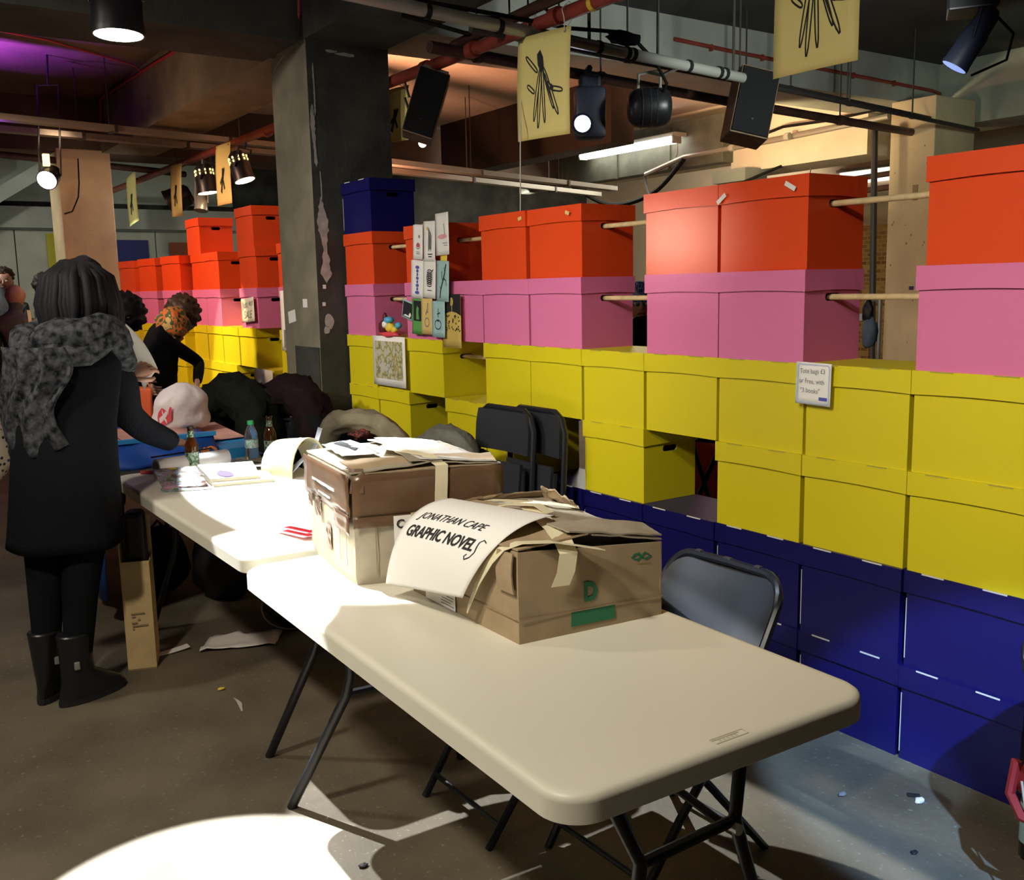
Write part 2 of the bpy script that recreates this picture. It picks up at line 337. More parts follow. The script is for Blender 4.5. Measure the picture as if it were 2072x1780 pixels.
        tag(o, label, cat, group, kind); return o
def tag(o, label=None, cat=None, group=None, kind=None):
    if label: o['label'] = label
    if cat: o['category'] = cat
    if group: o['group'] = group
    if kind: o['kind'] = kind
    return o
def root(name, label, cat, loc=(0, 0, 0), rz=0, group=None, kind=None):
    o = bpy.data.objects.new(name, None); COL.objects.link(o); o.location = loc; o.rotation_euler = (0, 0, rz); o.empty_display_size = .05
    MI[o.name] = (M.Translation(V(loc)) @ M.Rotation(rz, 4, 'Z')).inverted()
    return tag(o, label, cat, group, kind)
def copy_tree(o, loc, rz, label=None, group=None):
    def cp(x, par):
        c = x.copy(); COL.objects.link(c)
        if par: c.parent = par
        for ch in x.children: cp(ch, c)
        return c
    c = cp(o, None); c.location = loc; c.rotation_euler = (0, 0, rz)
    return tag(c, label, None, group)
TXT = {}
def text2d(s, size, shear=0, spacing=1, bold=0):
    cu = bpy.data.curves.new('t', 'FONT'); cu.body = s; cu.size = size; cu.shear = shear; cu.space_character = spacing; cu.align_x = 'LEFT'; cu.resolution_u = 3; cu.offset = bold
    o = bpy.data.objects.new('t', cu); COL.objects.link(o); dg = bpy.context.evaluated_depsgraph_get(); me = o.evaluated_get(dg).to_mesh()
    vs = [(v.co.x, v.co.y) for v in me.vertices]; fs = [tuple(p.vertices) for p in me.polygons]
    bpy.data.objects.remove(o); bpy.data.curves.remove(cu)
    return vs, fs
def write(g, s, size, u, v, fn, shear=0, center=False, spacing=1, off=.0025, bold=0, wob=0, sx=1, rot=0, fine=0):
    vs, fs = text2d(s, size, shear, spacing, bold)
    if not vs: return
    if fine:
        bm = bmesh.new(); bv = [bm.verts.new((a, b, 0)) for a, b in vs]
        for f_ in fs:
            try: bm.faces.new([bv[i] for i in f_])
            except ValueError: pass
        for _ in range(4):
            bmesh.ops.triangulate(bm, faces=bm.faces[:]); es = [e for e in bm.edges if e.calc_length() > fine]
            if not es: break
            bmesh.ops.subdivide_edges(bm, edges=es, cuts=1)
        bmesh.ops.triangulate(bm, faces=bm.faces[:])
        bm.verts.index_update(); vs = [(v.co.x, v.co.y) for v in bm.verts]; fs = [tuple(v.index for v in f_.verts) for f_ in bm.faces]; bm.free()
    w = max(a for a, b in vs)*sx; d = -w/2 if center else 0; c, q = math.cos(rot), math.sin(rot)
    pts = []
    for a, b in vs:
        x = a*sx+d; y = b+(wob*math.sin(a*90+size*500) if wob else 0)
        pts.append(fn(u+c*x-q*y, v+q*x+c*y, off))
    g.add(pts, fs)
def skin(name, nodes, edges, m, parent, rootn, sub=2):
    me = bpy.data.meshes.new('sk'); keys = list(nodes); ix = {k: i for i, k in enumerate(keys)}
    me.from_pydata([nodes[k][0] for k in keys], [(ix[a], ix[b]) for a, b in edges], [])
    o = bpy.data.objects.new('sk', me); COL.objects.link(o)
    md = o.modifiers.new('s', 'SKIN'); md.use_smooth_shade = True
    if not me.skin_vertices: me.skin_vertices.new()
    for k in keys:
        r = nodes[k][1]; d = me.skin_vertices[0].data[ix[k]]; d.radius = r if isinstance(r, tuple) else (r, r); d.use_root = (k == rootn)
    ss = o.modifiers.new('u', 'SUBSURF'); ss.levels = sub; ss.render_levels = sub
    dg = bpy.context.evaluated_depsgraph_get(); ev = o.evaluated_get(dg).to_mesh()
    g = G(); g.add([v.co.copy() for v in ev.vertices], [tuple(p.vertices) for p in ev.polygons])
    bpy.data.objects.remove(o)
    return g.build(name, m, parent, smooth='all')
def rrect(x0, y0, x1, y1, r, n=6):
    out = []
    for cx, cy, a in ((x1-r, y1-r, 0), (x0+r, y1-r, 90), (x0+r, y0+r, 180), (x1-r, y0+r, 270)):
        out += [(cx+r*math.cos(R(a+90*k/n)), cy+r*math.sin(R(a+90*k/n))) for k in range(n+1)]
    return out
def bez(a, b, c, t): return V(a)*(1-t)**2+V(b)*2*t*(1-t)+V(c)*t*t
ORD = 'first second third fourth fifth sixth seventh eighth ninth tenth eleventh twelfth'.split()

# ---------------------------------------------------------------- the setting
def slab(name, c, d, m, **k): return G().box(c, d).build(name, m, kind='structure', **k)
slab('floor', (-6, 3, -.05), (26, 20, .1), 'floor')
slab('ceiling', (-1.5, 3, 3.72), (9, 20, .2), 'darkceil')                 # dark bay nearest the camera
slab('ceiling', (-9.05, 6.2, 3.72), (6.0, 6.6, .2), 'paleceil')           # pale bay behind the boxes
slab('ceiling', (-9.05, -2.3, 3.72), (6.0, 10.4, .2), 'brownceil')
slab('ceiling', (-15.5, 3, 3.72), (7.0, 20, .2), 'darkceil')
slab('ceiling', (-9.05, 11.25, 3.72), (6.0, 3.5, .2), 'darkceil')
slab('wall_left', (-15.2, 3, 1.8), (.2, 20, 3.8), 'darkconc')
slab('wall_back', (-9.5, 12.1, 1.8), (12, .2, 3.8), 'backwall')
slab('wall_back', (-7.2, 11.9, 1.1), (3.6, .1, 2.4), 'brick')
slab('wall_front', (-6, -7.1, 1.8), (26, .2, 3.8), 'darkconc')
slab('wall_right', (5.1, 3, 1.8), (.2, 20, 3.8), 'darkconc')
# main pillar with its worn edge
pil = root('trim_1', None, None, (-6.25, 2.8, 0)); tag(pil, kind='structure')
g = G().box((-6.25, 2.815, 1.61), (.60, .57, 3.22)); g.build('concrete_pillar', 'pillar', pil, bevel=.012)
rnd = random.Random(3)
def scuff_line(z0, z1, y0, w0, seed):
    rr = random.Random(seed); n = 26; L = []; Rr = []
    for k in range(n+1):
        z = z0+(z1-z0)*k/n; c = y0+.025*noise.noise(V((z*2.1, seed, 0))); w = w0*(.35+1.1*abs(noise.noise(V((z*3.3, seed+4, 1)))))*min(1, k/2, (n-k)/2+.2)
        L.append((c-w*(.6+.5*rr.random()), z)); Rr.append((c+w*(.6+.5*rr.random()), z))
    return L+Rr[::-1]
px = lambda u, v, o: V((-5.9455+o, u, v)); py = lambda u, v, o: V((u, 2.529-o, v))
g = G()
for z0, z1, y0, w0, sd in ((2.63, 2.95, 2.572, .014, 1), (2.32, 2.70, 2.562, .022, 2), (2.10, 2.30, 2.58, .010, 3), (1.60, 2.14, 2.594, .035, 4)):
    P = scuff_line(z0, z1, y0, w0, sd); n = len(P)//2
    for k in range(n-1): g.patch([P[k], P[k+1], P[2*n-2-k], P[2*n-1-k]], px, .001)
for (y, z, a, b) in ((2.80, 3.02, .07, .012), (2.70, 3.03, .04, .01), (2.60, 1.36, .03, .05), (2.58, 1.30, .022, .03)):
    g.patch([(y+a*math.cos(t*PI/5)*(.7+.5*rnd.random()), z+b*math.sin(t*PI/5)*(.7+.5*rnd.random())) for t in range(10)], px, .0015)
g.patch([(-6.52, 2.98), (-6.30, 3.05), (-6.29, 3.06), (-6.40, 3.035)], py, .001)
g.build('worn_patch', 'scuff', pil, fix=False)
def dado(g, z):                                                            # black painted foot of the pillar
    g.box((-6.16, 2.527, z/2), (.4, .006, z)); g.box((-5.947, 2.815, z/2), (.006, .57, z))
g = G(); dado(g, 1.19); g.build('black_painted_foot', 'darkconc', pil)
g = G(); g.box((-5.9485, 2.815, 2.2), (.004, .564, 2.04)); g.build('dark_side_skin', 'darkconc', pil)  # thin darker skin over the +x side of the pillar
def sticker(name, lab, fn, u, v, w, h, m='paper', cat='sticker', rot=0):
    g = G(); c, s = math.cos(rot), math.sin(rot)
    g.sheet(lambda a, b, o: fn(u+(a-.5)*w*c-(b-.5)*h*s, v+(a-.5)*w*s+(b-.5)*h*c, .001+o), 3, 3, .0008)
    return g.build(name, m, label=lab, cat=cat, loc=fn(u, v, 0))
sticker('sticker', 'small white upright label stuck on the narrow lit face of the pillar', py, -6.155, 1.475, .075, .055)
sticker('sticker', 'torn white paper scrap on the narrow pillar face, below the upright label', py, -6.395, 1.385, .13, .08, rot=.15)
sticker('sticker', 'tiny pale sticker on the dark pillar face, upper of the two', px, 2.578, 1.578, .022, .026)
sticker('sticker', 'tiny pale sticker on the dark pillar face, lower of the two', px, 2.57, 1.468, .022, .024)
# beams
BZ = 3.62
slab('trim_2', (-6.27, 6.3, 3.42), (.64, 6.4, .4), 'greybeam')             # beam running back over the main pillar
slab('trim_3', (-9.0, 2.78, 3.345), (5.06, .56, .55), 'pillar')            # beam from the main pillar to the far pillar
slab('trim_4', (-.4, 2.78, 3.345), (11, .56, .55), 'darkconc')
slab('trim_5', (-11.85, 3.0, 3.345), (.64, 13, .55), 'brownceil')
slab('trim_6', (-7.43, 9.1, 3.22), (1.86, .6, .8), 'palebeam')
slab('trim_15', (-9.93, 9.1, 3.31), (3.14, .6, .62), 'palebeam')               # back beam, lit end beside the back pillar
slab('trim_7', (-.4, 9.45, 3.32), (11.1, .6, .6), 'greybeam')
slab('trim_8', (-6.27, -.75, 3.345), (.64, 6.5, .55), 'darkconc')                  # beam running over the aisle
slab('trim_12', (-6.27, 2.8, 3.43), (.66, .62, .40), 'darkconc')
slab('trim_13', (-14.95, 3.4, 2.62), (.3, 3.4, .28), 'greybeam')
slab('trim_14', (-15.08, 3.4, 3.25), (.04, 3.4, .8), 'panel')
slab('trim_9', (-9.6, 6.75, 3.30), (3.4, .3, .64), 'duct')                 # dark panel put in for the dark stretch of the pale bay
bp = root('trim_10', None, None, (-5.7, 8.7, 0)); tag(bp, kind='structure')
G().box((-5.72, 8.72, 1.6), (.46, .64, 3.2)).build('back_pillar', 'beige', bp, bevel=.01)
g = G(); g.box((-5.66, 8.395, 2.35), (.05, .012, .14)); g.build('wooden_plug', 'cardedge', bp)
g = G()
for k in range(14):
    u, v = -5.9+.36*rnd.random(), .9+1.9*rnd.random(); r = .006+.012*rnd.random()**2
    g.patch([(u+r*math.cos(t), v+r*1.3*math.sin(t)) for t in (0, 1, 2, 3, 4, 5)], lambda a, b, o: V((a, 8.4-o, b)), .001)
g.build('drill_hole', 'cardedge', bp, fix=False, kind='stuff')
sticker('sticker', 'small violet square sticker on the beige back pillar', lambda u, v, o: V((u, 8.399-o, v)), -5.66, 1.47, .05, .035, 'lavender')
lp = root('trim_11', None, None, (-11.8, 2.32, 0)); tag(lp, kind='structure')
G().box((-11.79, 2.31, 1.55), (.56, .54, 3.1)).build('far_pillar', 'plaster', lp, bevel=.01)
G().tube([(-11.50, 2.25, 3.0), (-11.495, 2.24, 2.75), (-11.495, 2.22, 2.60), (-11.495, 2.15, 2.45), (-11.495, 2.07, 2.42)], .007, 6).build('cable', 'cable', lp)
# far left wall panels and banners
for k in range(9):
    y0 = .2+k*.62
    tag(G().box((-15.06, y0+.3, 1.25), (.05, .605, 2.42)).build('wall_panel', 'panel', bpy.data.objects['wall_left']))
for k in range(5): G().box((-15.06, 8.0+k*.75, 1.35), (.05, .70, 2.6)).build('wall_panel', 'panel', bpy.data.objects['wall_left'])
for k in range(4): G().box((-15.02, 8.36+k*.75, 1.35), (.06, .05, 2.62)).build('panel_post', 'greybeam', bpy.data.objects['wall_left'])
G().box((-15.05, 2.6, 2.49), (.08, 6, .05)).build('rail', 'greybeam', bpy.data.objects['wall_left'])
def flat(name, lab, cat, x, y0, y1, z0, z1, m): return G().box((x, (y0+y1)/2, (z0+z1)/2), (.012, y1-y0, z1-z0)).build(name, m, label=lab, cat=cat, loc=(x, (y0+y1)/2, z0))
flat('banner', 'dark blue banner on the far wall behind the orange boxes', 'banner', -15.02, 3.32, 3.80, 1.9, 2.34, 'bannerblue')
flat('banner', 'dull orange banner on the far wall beside the tall red boxes', 'banner', -15.02, 4.10, 4.55, 1.9, 2.31, 'bannerorange')
flat('banner', 'dull yellow banner on the far wall left of the tan pillar', 'banner', -15.02, 2.44, 2.62, 1.4, 2.42, 'banneryellow')
G().hexa([V(p) for p in ((-14.6, 1.2, 2.36), (-14.2, 1.2, 2.36), (-14.2, 2.3, 3.06), (-14.6, 2.3, 3.06), (-14.6, 1.2, 2.56), (-14.2, 1.2, 2.56), (-14.2, 2.3, 3.26), (-14.6, 2.3, 3.26))]).build('air_duct', 'panel', label='pale sloping air duct high up at the far left behind the small glaring lamp', cat='duct', loc=(-14.4, 1.75, 2.9))
# grey cabinet and bright window behind the back beam
cb = root('metal_cabinet', 'grey green metal cabinet high beyond the gap beside the back pillar', 'cabinet', (-7.72, 11.65, 2.23))
G().box((-7.72, 11.65, 2.62), (.5, .36, .78)).build('body', 'frame', cb)
for k in range(3): G().box((-7.88+k*.16, 11.46, 2.62), (.13, .02, .7)).build('door', 'frame', cb, bevel=.006)
wn = root('window_1', None, None, (-8.2, 11.95, 2.8)); tag(wn, kind='structure')
G().box((-8.8, 11.98, 2.98), (.95, .04, .17)).build('pane', 'glasslight', wn)
G().box((-8.8, 11.97, 3.09), (1.05, .06, .04)).build('window_frame', 'frame', wn)
# duct with the strip light
dk = root('air_duct', 'dull grey sheet metal air duct behind the lit strip light', 'duct', (-9.9, 8.6, 2.6))
G().box((-10.4, 8.71, 3.22), (4.15, .18, .56)).build('casing', 'ductgrey', dk, bevel=.01)
for x in (-11.4, -10.2, -9.2): G().box((x, 8.61, 3.22), (.03, .02, .57)).build('seam', 'ductgrey', dk)
G().box((-8.15, 8.72, 2.76), (.5, .36, .14)).build('end_hood', 'frame', dk)

# ---------------------------------------------------------------- the wall of storage boxes
BW, BH, BD, BY, BX = .4111, .3175, .3115, 2.7145, -2.6393
def end_panel(g, x, outward):
    """end of the carcass with a real slot cut through it"""
    hy, hz = (BD-.014)/2, BH-.004; zc = .223; bm = bmesh.new()
    out = [bm.verts.new((x, a, b)) for a, b in ((-hy, 0), (hy, 0), (hy, hz), (-hy, hz))]
    slot = rrect(-.041, zc-.0135, .041, zc+.0135, .013, 4); ins = [bm.verts.new((x, a, b)) for a, b in slot]
    eo = [bm.edges.new((out[i], out[(i+1) % 4])) for i in range(4)]; ei = [bm.edges.new((ins[i], ins[(i+1) % len(ins)])) for i in range(len(ins))]
    bmesh.ops.triangle_fill(bm, use_beauty=True, edges=eo+ei)
    g.add([v.co.copy() for v in bm.verts], [tuple(v.index for v in f.verts) for f in bm.faces] if not bm.verts.index_update() else [])
    bm.free()
    n = len(slot); g.add([V((x, a, b)) for a, b in slot]+[V((x-outward*.006, a, b)) for a, b in slot], [(i, (i+1) % n, n+(i+1) % n, n+i) for i in range(n)])
def carcass():
    g = G(); hx, hy, hz = (BW-.016)/2, (BD-.014)/2, BH-.004
    g.add([V((a*hx, b*hy, c)) for c in (0, hz) for a, b in ((-1, -1), (1, -1), (1, 1), (-1, 1))], [(0, 3, 2, 1), (4, 5, 6, 7), (0, 1, 5, 4), (2, 3, 7, 6)])
    end_panel(g, hx, 1); end_panel(g, -hx, -1); return g
def lid():
    g = G(); hx, hy = (BW-.002)/2, (BD+.002)/2; z1 = BH; z0 = BH-.074; n = 6
    top = [(-hx, -hy), (hx, -hy), (hx, hy), (-hx, hy)]
    g.add([V((a, b, z1)) for a, b in top], [(0, 1, 2, 3)])
    for (a, b) in ((top[0], top[1]), (top[1], top[2]), (top[2], top[3]), (top[3], top[0])):
        A, B = V((*a, 0)), V((*b, 0)); c = V((0, 0, 0)); vs = []
        for k in range(n+1):
            p = A.lerp(B, k/n); e = .005*math.sin(PI*k/n); nrm = (A+B).normalized()
            vs += [V((p.x, p.y, z1)), V((p.x+nrm.x*e*.6, p.y+nrm.y*e*.6, z0+e)), V((p.x*.985, p.y*.985, z0+e))]
        g.add(vs, [q for k in range(n) for q in ((3*k, 3*k+1, 3*k+4, 3*k+3), (3*k+1, 3*k+2, 3*k+5, 3*k+4))])
    return g
PRO = {}
def proto(col):
    if col in PRO: return PRO[col]
    r = root('storage_box', None, 'box')
    carcass().build('body', col, r, fix=False); lid().build('lid', col, r, fix=False)
    if col in ('navy', 'yellow'):
        e = 'rawnavy' if col == 'navy' else 'rawyellow'
        for x in (-.105, .095):
            G().box((x, -BD/2-.0012, BH-.0015), (.075, .003, .0045 if col == 'navy' else .003)).build('raw_edge', e, r)
        if col == 'navy': G().box((-BW/2+.0095, -BD/2+.0062, .125), (.0022, .0022, .20)).build('raw_edge', e, r)
    PRO[col] = r; return r
NBOX = {}
def box_at(col, i, layer, label, group, y=None, rz=None, x=None):
    p = proto(col); rr = random.Random(int(i*100)+layer*977)
    X = BX+(i+.5)*BW if x is None else x; Y = BY+BD/2+(rr.random()-.5)*.012 if y is None else y
    if rz is None: rz = (rr.random()-.5)*.014
    if p.name in NBOX: o = copy_tree(p, (X, Y, (layer-1)*BH), rz, label, group)
    else: NBOX[p.name] = 1; o = p; o.location = (X, Y, (layer-1)*BH); o.rotation_euler = (0, 0, rz); tag(o, label, None, group)
    return o
ROWS = [('navy', 1, range(-8, 3), 'floor row'), ('navy', 2, range(-8, 3), 'upper navy row'), ('yellow', 3, (-8, -7, -5, -4, -2, 0, 1, 2), 'lower yellow row'),
        ('yellow', 4, (-8, -7, -6, -4, -3, -2, -1, 0, 1, 2), 'upper yellow row'), ('pink', 5, (-8, -6, -5, -4, -3, -1, 0, 2), 'pink row'), ('orange', 6, (-8, -6, -4, -3, -1, 0, 2), 'top orange row')]
CN = {'navy': 'navy blue', 'yellow': 'yellow', 'pink': 'pink', 'orange': 'orange'}
for col, L, idx, rn in ROWS:
    for k, i in enumerate(idx):
        pos = 'cut by the right picture edge' if i == 2 else f'{ORD[k]} right of the pillar'
        box_at(col, i+(.06 if (col in ('orange',) and i == 2) else 0), L, f'{CN[col]} storage box in the {rn}, {pos}', f'{rn} of the box wall')
box_at('navy', -8, 7, 'navy blue storage box alone on top of an orange one beside the pillar', None)
LROWS = [('navy', 1, (-16.35, -15.35, -14.35, -13.3, -12.25, -10.9), 'floor row'), ('navy', 2, (-16.35, -15.35, -14.35, -13.3, -12.25, -10.9), 'upper navy row'), ('yellow', 3, (-16.4, -15.4, -14.4, -12.3, -10.9), 'lower yellow row'),
         ('yellow', 4, (-16.35, -15.3, -14.25, -13.2, -10.9), 'upper yellow row'), ('pink', 5, (-16.2, -15.2, -12.97, -10.9), 'pink row'), ('orange', 6, (-16.2, -15.2, -12.97, -10.9), 'orange row')]
for col, L, idx, rn in LROWS:
    for k, i in enumerate(idx):
        n = len(idx)-1-k
        box_at(col, i, L, f'{CN[col]} storage box in the {rn}, {ORD[n]} out left from the pillar', f'{rn} beyond the pillar')
box_at('orange', -16.35, 7, 'red orange storage box on the extra top layer, the one farther from the pillar', 'two boxes on the extra top layer')
box_at('orange', -13.05, 7, 'red orange storage box on the extra top layer, the one next to the pillar', 'two boxes on the extra top layer')
FAR = [(-9.55, 2.745), (-10.23, 2.70), (-10.98, 2.68), (-11.05, 2.30)][:3]
for k, (x, y) in enumerate(FAR):
    for L, col in ((1, 'navy'), (2, 'navy'), (3, 'yellow'), (4, 'yellow'), (5, 'pink'), (6, 'orange')):
        rn = {1: 'floor row', 2: 'upper navy row', 3: 'lower yellow row', 4: 'upper yellow row', 5: 'pink row', 6: 'orange row'}[L]
        box_at(col, -20-k, L, f'{CN[col]} storage box, {rn}, {ORD[k]} stack past the tall red ones', 'slanting far stacks', y=y, rz=-R(-9), x=x)
# wooden dowels through the handle slots
DW = [(-7, -6, 6), (-5, -4, 6), (-2, -1, 6), (1, 2.06, 6), (-7, -6, 5), (-2, -1, 5), (1, 2, 5), (-5, -4, 4)]
DL = ['wooden dowel in the orange row from the box under the navy one', 'wooden dowel in the orange row bridging the gap right of the postcards', 'wooden dowel in the orange row bridging the gap under the strip light', 'wooden dowel in the orange row crossing in front of the beige back pillar',
      'wooden dowel in the pink row beside the postcards', 'wooden dowel in the pink row bridging the narrow bright gap', 'wooden dowel in the pink row crossing in front of the beige back pillar', 'wooden dowel in the upper yellow row below the ochre poster']
for (a, b, L), lb in zip(DW, DL):
    x0, x1 = BX+a*BW-.05, BX+b*BW+.05; z = (L-1)*BH+.2225; y = BY+BD/2
    G().tube([(x0, y-.006, z), ((x0+x1)/2, y, z), (x1, y+.006, z)], .0108, 10).build('dowel', 'wood', smooth=True, label=lb, cat='dowel', group='dowels joining the boxes', loc=(x0, y, z))
# chips of worn card on the orange lids

# ---------------------------------------------------------------- folding tables
def folding_table(label, L, Wd, legs, loc, rz, mark=None):
    t = root('folding_table', label, 'table', loc, rz, 'long ivory folding tables'); mw = M.Translation(V(loc)) @ M.Rotation(rz, 4, 'Z')
    g = G(); hl, hw = L/2, Wd/2
    prof = [(-.030, .685), (-.005, .685), (0, .689), (0, .694), (0, .724), (0, .728), (-.003, .735), (-.009, .7395), (-.018, .7402), (-.024, .7402)]
    rings = []
    for off, z in prof: rings.append([mw @ V((x, y, z)) for x, y in rrect(-hl-off, -hw-off, hl+off, hw+off, .075+off*.6, 8)])
    g.loft(rings).build('tabletop', 'table', t, smooth=True)
    if mark:
        u, v = mark; fn = lambda a, b, o: mw @ V((u+a, v+b, .7402+o)); g = G()
        g.ribbon([(-.009, -.036), (.009, -.036), (.009, .044), (-.009, .044)], .002, fn, True, .0006); g.patch([(-.006, -.034), (-.002, -.034), (-.002, .03), (-.006, .03)], fn, .0007)
        for k in range(5): g.patch([(.000, -.024+k*.010), (.006, -.022+k*.010), (.006, -.019+k*.010), (.000, -.019+k*.010)], fn, .0007)
        g.build('moulded_mark', 'tblmark', t, fix=False)
    for pts in legs: G().tube(pts, .0145, 10).build('leg', 'blacksteel', t, smooth=True)
    return t, mw
nt, NM = folding_table('nearest ivory folding table with two taped cardboard cartons on it', 1.655, .764,
    [[(-2.46, 1.10, .70), (-2.485, 1.10, .46), (-2.50, 1.092, .40), (-2.694, .979, 0)], [(-2.44, 1.44, .70), (-2.465, 1.44, .46), (-2.48, 1.45, .40), (-2.66, 1.56, 0)],
     [(-1.38, 1.07, .70), (-1.33, 1.12, .55), (-1.30, 1.15, .46), (-1.26, 1.05, 0)], [(-1.36, 1.50, .70), (-1.33, 1.45, .55), (-1.305, 1.41, .46), (-1.25, 1.52, 0)]], (-1.971, 1.2655, 0), -.0251, (.803, -.005))
for a, b in (((-2.50, 1.092, .40), (-2.48, 1.45, .40)), ((-1.30, 1.15, .46), (-1.305, 1.41, .46))): G().tube([a, b], .012, 8).build('crossbar', 'blacksteel', nt)
for a, b in (((-1.31, 1.39, .45), (-1.85, 1.20, .69)), ((-1.31, 1.17, .45), (-1.85, 1.34, .69)), ((-2.48, 1.27, .40), (-2.1, 1.27, .69))): G().tube([a, b], .009, 8).build('brace', 'blacksteel', nt)
for p in ((-1.298, 1.40, .45),): G().lathe([(0, -.016), (.012, -.016), (.012, .016), (0, .016)], p, 10, M.Rotation(PI/2, 4, 'Y')).build('rivet', 'steel', nt)
ft, FM = folding_table('second ivory folding table, in front of the woman, with bottle and books on it', 1.78, .76,
    [[(-2.84, 1.17, .70), (-2.86, 1.16, .45), (-2.875, 1.15, .40), (-3.055, 1.043, 0)], [(-2.84, 1.48, .70), (-2.86, 1.49, .45), (-2.88, 1.50, .40), (-3.05, 1.60, 0)],
     [(-4.45, 1.17, .70), (-4.47, 1.15, .4), (-4.6, 1.05, 0)], [(-4.45, 1.48, .70), (-4.47, 1.5, .4), (-4.6, 1.6, 0)]], (-3.767, 1.325, 0), 0)
G().tube([(-2.875, 1.15, .40), (-2.88, 1.50, .40)], .012, 8).build('crossbar', 'blacksteel', ft)
G().tube([(-2.88, 1.32, .40), (-3.3, 1.32, .69)], .009, 8).build('brace', 'blacksteel', ft)

# ---------------------------------------------------------------- tall taped carton
A_N, A_L, A_R, A_B = V((-2.418, 1.099, 0)), V((-2.872, 1.158, 0)), V((-2.305, 1.512, 0)), V((-2.757, 1.571, 0))
ca = root('carton', 'tall battered carton wrapped in brown packing tape on the near table', 'carton', (-2.59, 1.33, .74), 0, None)
def up(p, z): return V((p.x, p.y, z))
def facefn(a, b):
    d = (b-a); n = V((d.y, -d.x, 0)).normalized()
    c = (A_N+A_L+A_R+A_B)/4 if (a in (A_N, A_L, A_R, A_B)) else None
    if c is not None and (a-c).dot(n) < 0: n = -n
    return lambda u, v, o: V((a.x+d.x*u, a.y+d.y*u, v))+n*o
g = G(); n = 10
rings = []
for z, k in ((.7405, .975), (.765, 1.0), (.84, .992), (.93, 1.0), (1.035, 1.0), (1.05, .99)):
    c = (A_N+A_L+A_R+A_B)/4; P = []
    for a, b in ((A_N, A_R), (A_R, A_B), (A_B, A_L), (A_L, A_N)):
        for j in range(n):
            q = a.lerp(b, j/n); bul = .006*math.sin(PI*j/n)*(1 if z < .95 else .3)
            e = .7 if j == 0 else 1; q = c+(q-c)*(k*(1-.012*(j == 0)))+(q-c).normalized()*(bul+.003*noise.noise(V((q.x*20, q.y*20, z*14)))); P.append(up(q, z))
    rings.append(P)
g.loft(rings).build('carton_body', 'cardlight', ca, smooth=True)
fR = facefn(A_N, A_R); fL = facefn(A_N, A_L)
def band(fn, u0, u1, vb, vt, off, nu=14, jag=.0, seed=0):
    g = G(); g.sheet(lambda a, b, o: fn(u0+(u1-u0)*a, (vb+jag*noise.noise(V((a*6, seed, 0))))*(1-b)+vt*b, off+o+.0035*noise.noise(V((a*9, b*4, seed)))), nu, 6, .0012); return g
band(fR, -.004, 1.004, .925, 1.052, .009, seed=1).build('tape_band', 'btape', ca, smooth='all')
band(fR, -.004, .50, .905, .935, .0135, seed=6).build('tape_band', 'btape', ca, smooth='all')
band(fL, -.004, 1.0, .935, 1.05, .009, jag=.01, seed=2).build('tape_band', 'btape', ca, smooth='all')
band(fL, -.004, .30, .885, .94, .012, seed=5, nu=5).build('tape_band', 'btape', ca, smooth='all')
for u in (.62, .80): band(fL, u, u+.09, .885 if u < .7 else .90, .94, .0125, nu=3, seed=int(u*10)).build('tape_tag', 'btape', ca)
band(fL, .42, .52, .80, .875, .008, nu=3, seed=9).build('tape_tag', 'btape', ca)
for u0, u1, v, d in ((.25, .75, .992, .004), (.35, .62, .962, .003)): band(fL, u0, u1, v-d, v+d, .0155, nu=6, seed=4).build('tape_glare_strip', 'ctape', ca)
for u in (.14, .30, .46): band(fR, u-.004, u+.004, .77, .93, .0075, nu=1).build('crease', 'cardedge', ca)
for u in (.10, .24): band(fL, u-.004, u+.004, .79, .89, .007, nu=1).build('crease', 'cardedge', ca)
# top flaps: the tape-wrapped flap, the lifted front flap with torn edge
def quadsheet(p00, p10, p11, p01, lift=0, nz=.004, th=.0035, seed=0, nu=14, nv=8, jag=0):
    p00, p10, p11, p01 = V(p00), V(p10), V(p11), V(p01)
    def fn(a, b, o):
        a2 = a; b2 = b*(1+jag*noise.noise(V((a*9, seed, 3))))
        q = p00.lerp(p10, a2).lerp(p01.lerp(p11, a2), b2)
        return q+V((0, 0, lift*math.sin(PI*a)*b+nz*noise.noise(V((a*5, b*4, seed)))+o))
    return G().sheet(fn, nu, nv, th)
T = 1.052; m1, m2 = A_N.lerp(A_R, .5), A_L.lerp(A_B, .5)
quadsheet(up(A_L, T+.002), up(A_N, T+.002), up(A_N.lerp(A_R, .60), T+.020), up(A_L.lerp(A_B, .60), T+.016), .006, .005, seed=1, jag=.05).build('top_flap', 'cardlight', ca, smooth=True)
quadsheet(up(A_B, T+.004), up(A_R, T), up(A_R.lerp(A_N, .62), T+.026), up(A_B.lerp(A_L, .55), T+.024), .012, .005, seed=2, jag=.04).build('top_flap', 'cardlight', ca, smooth=True)
quadsheet(up(A_N.lerp(A_R, .05), T-.002), up(A_R.lerp(A_N, .02), T), up(A_R.lerp(A_B, .16), T+.020), up(A_N.lerp(A_L, .22), T+.022), .004, .004, seed=3, jag=.10).build('torn_flap', 'card', ca, smooth=True)
quadsheet(up(A_R.lerp(A_N, .55), T+.031), up(A_R.lerp(A_N, .02), T+.006), up(A_B.lerp(A_L, .05), T+.010), up(A_B.lerp(A_L, .5), T+.030), .004, .003, th=.001, seed=4).build('clear_tape', 'ctape', ca, smooth='all')
quadsheet(up(A_L.lerp(A_N, .05).lerp(A_B, .10), T+.024), up(A_L.lerp(A_N, .62).lerp(A_B, .08), T+.022), up(A_L.lerp(A_N, .55).lerp(A_R, .30), T+.030), up(A_L.lerp(A_N, .10).lerp(A_B, .30), T+.034), .004, .003, th=.001, seed=6).build('clear_tape', 'ctape', ca, smooth='all')
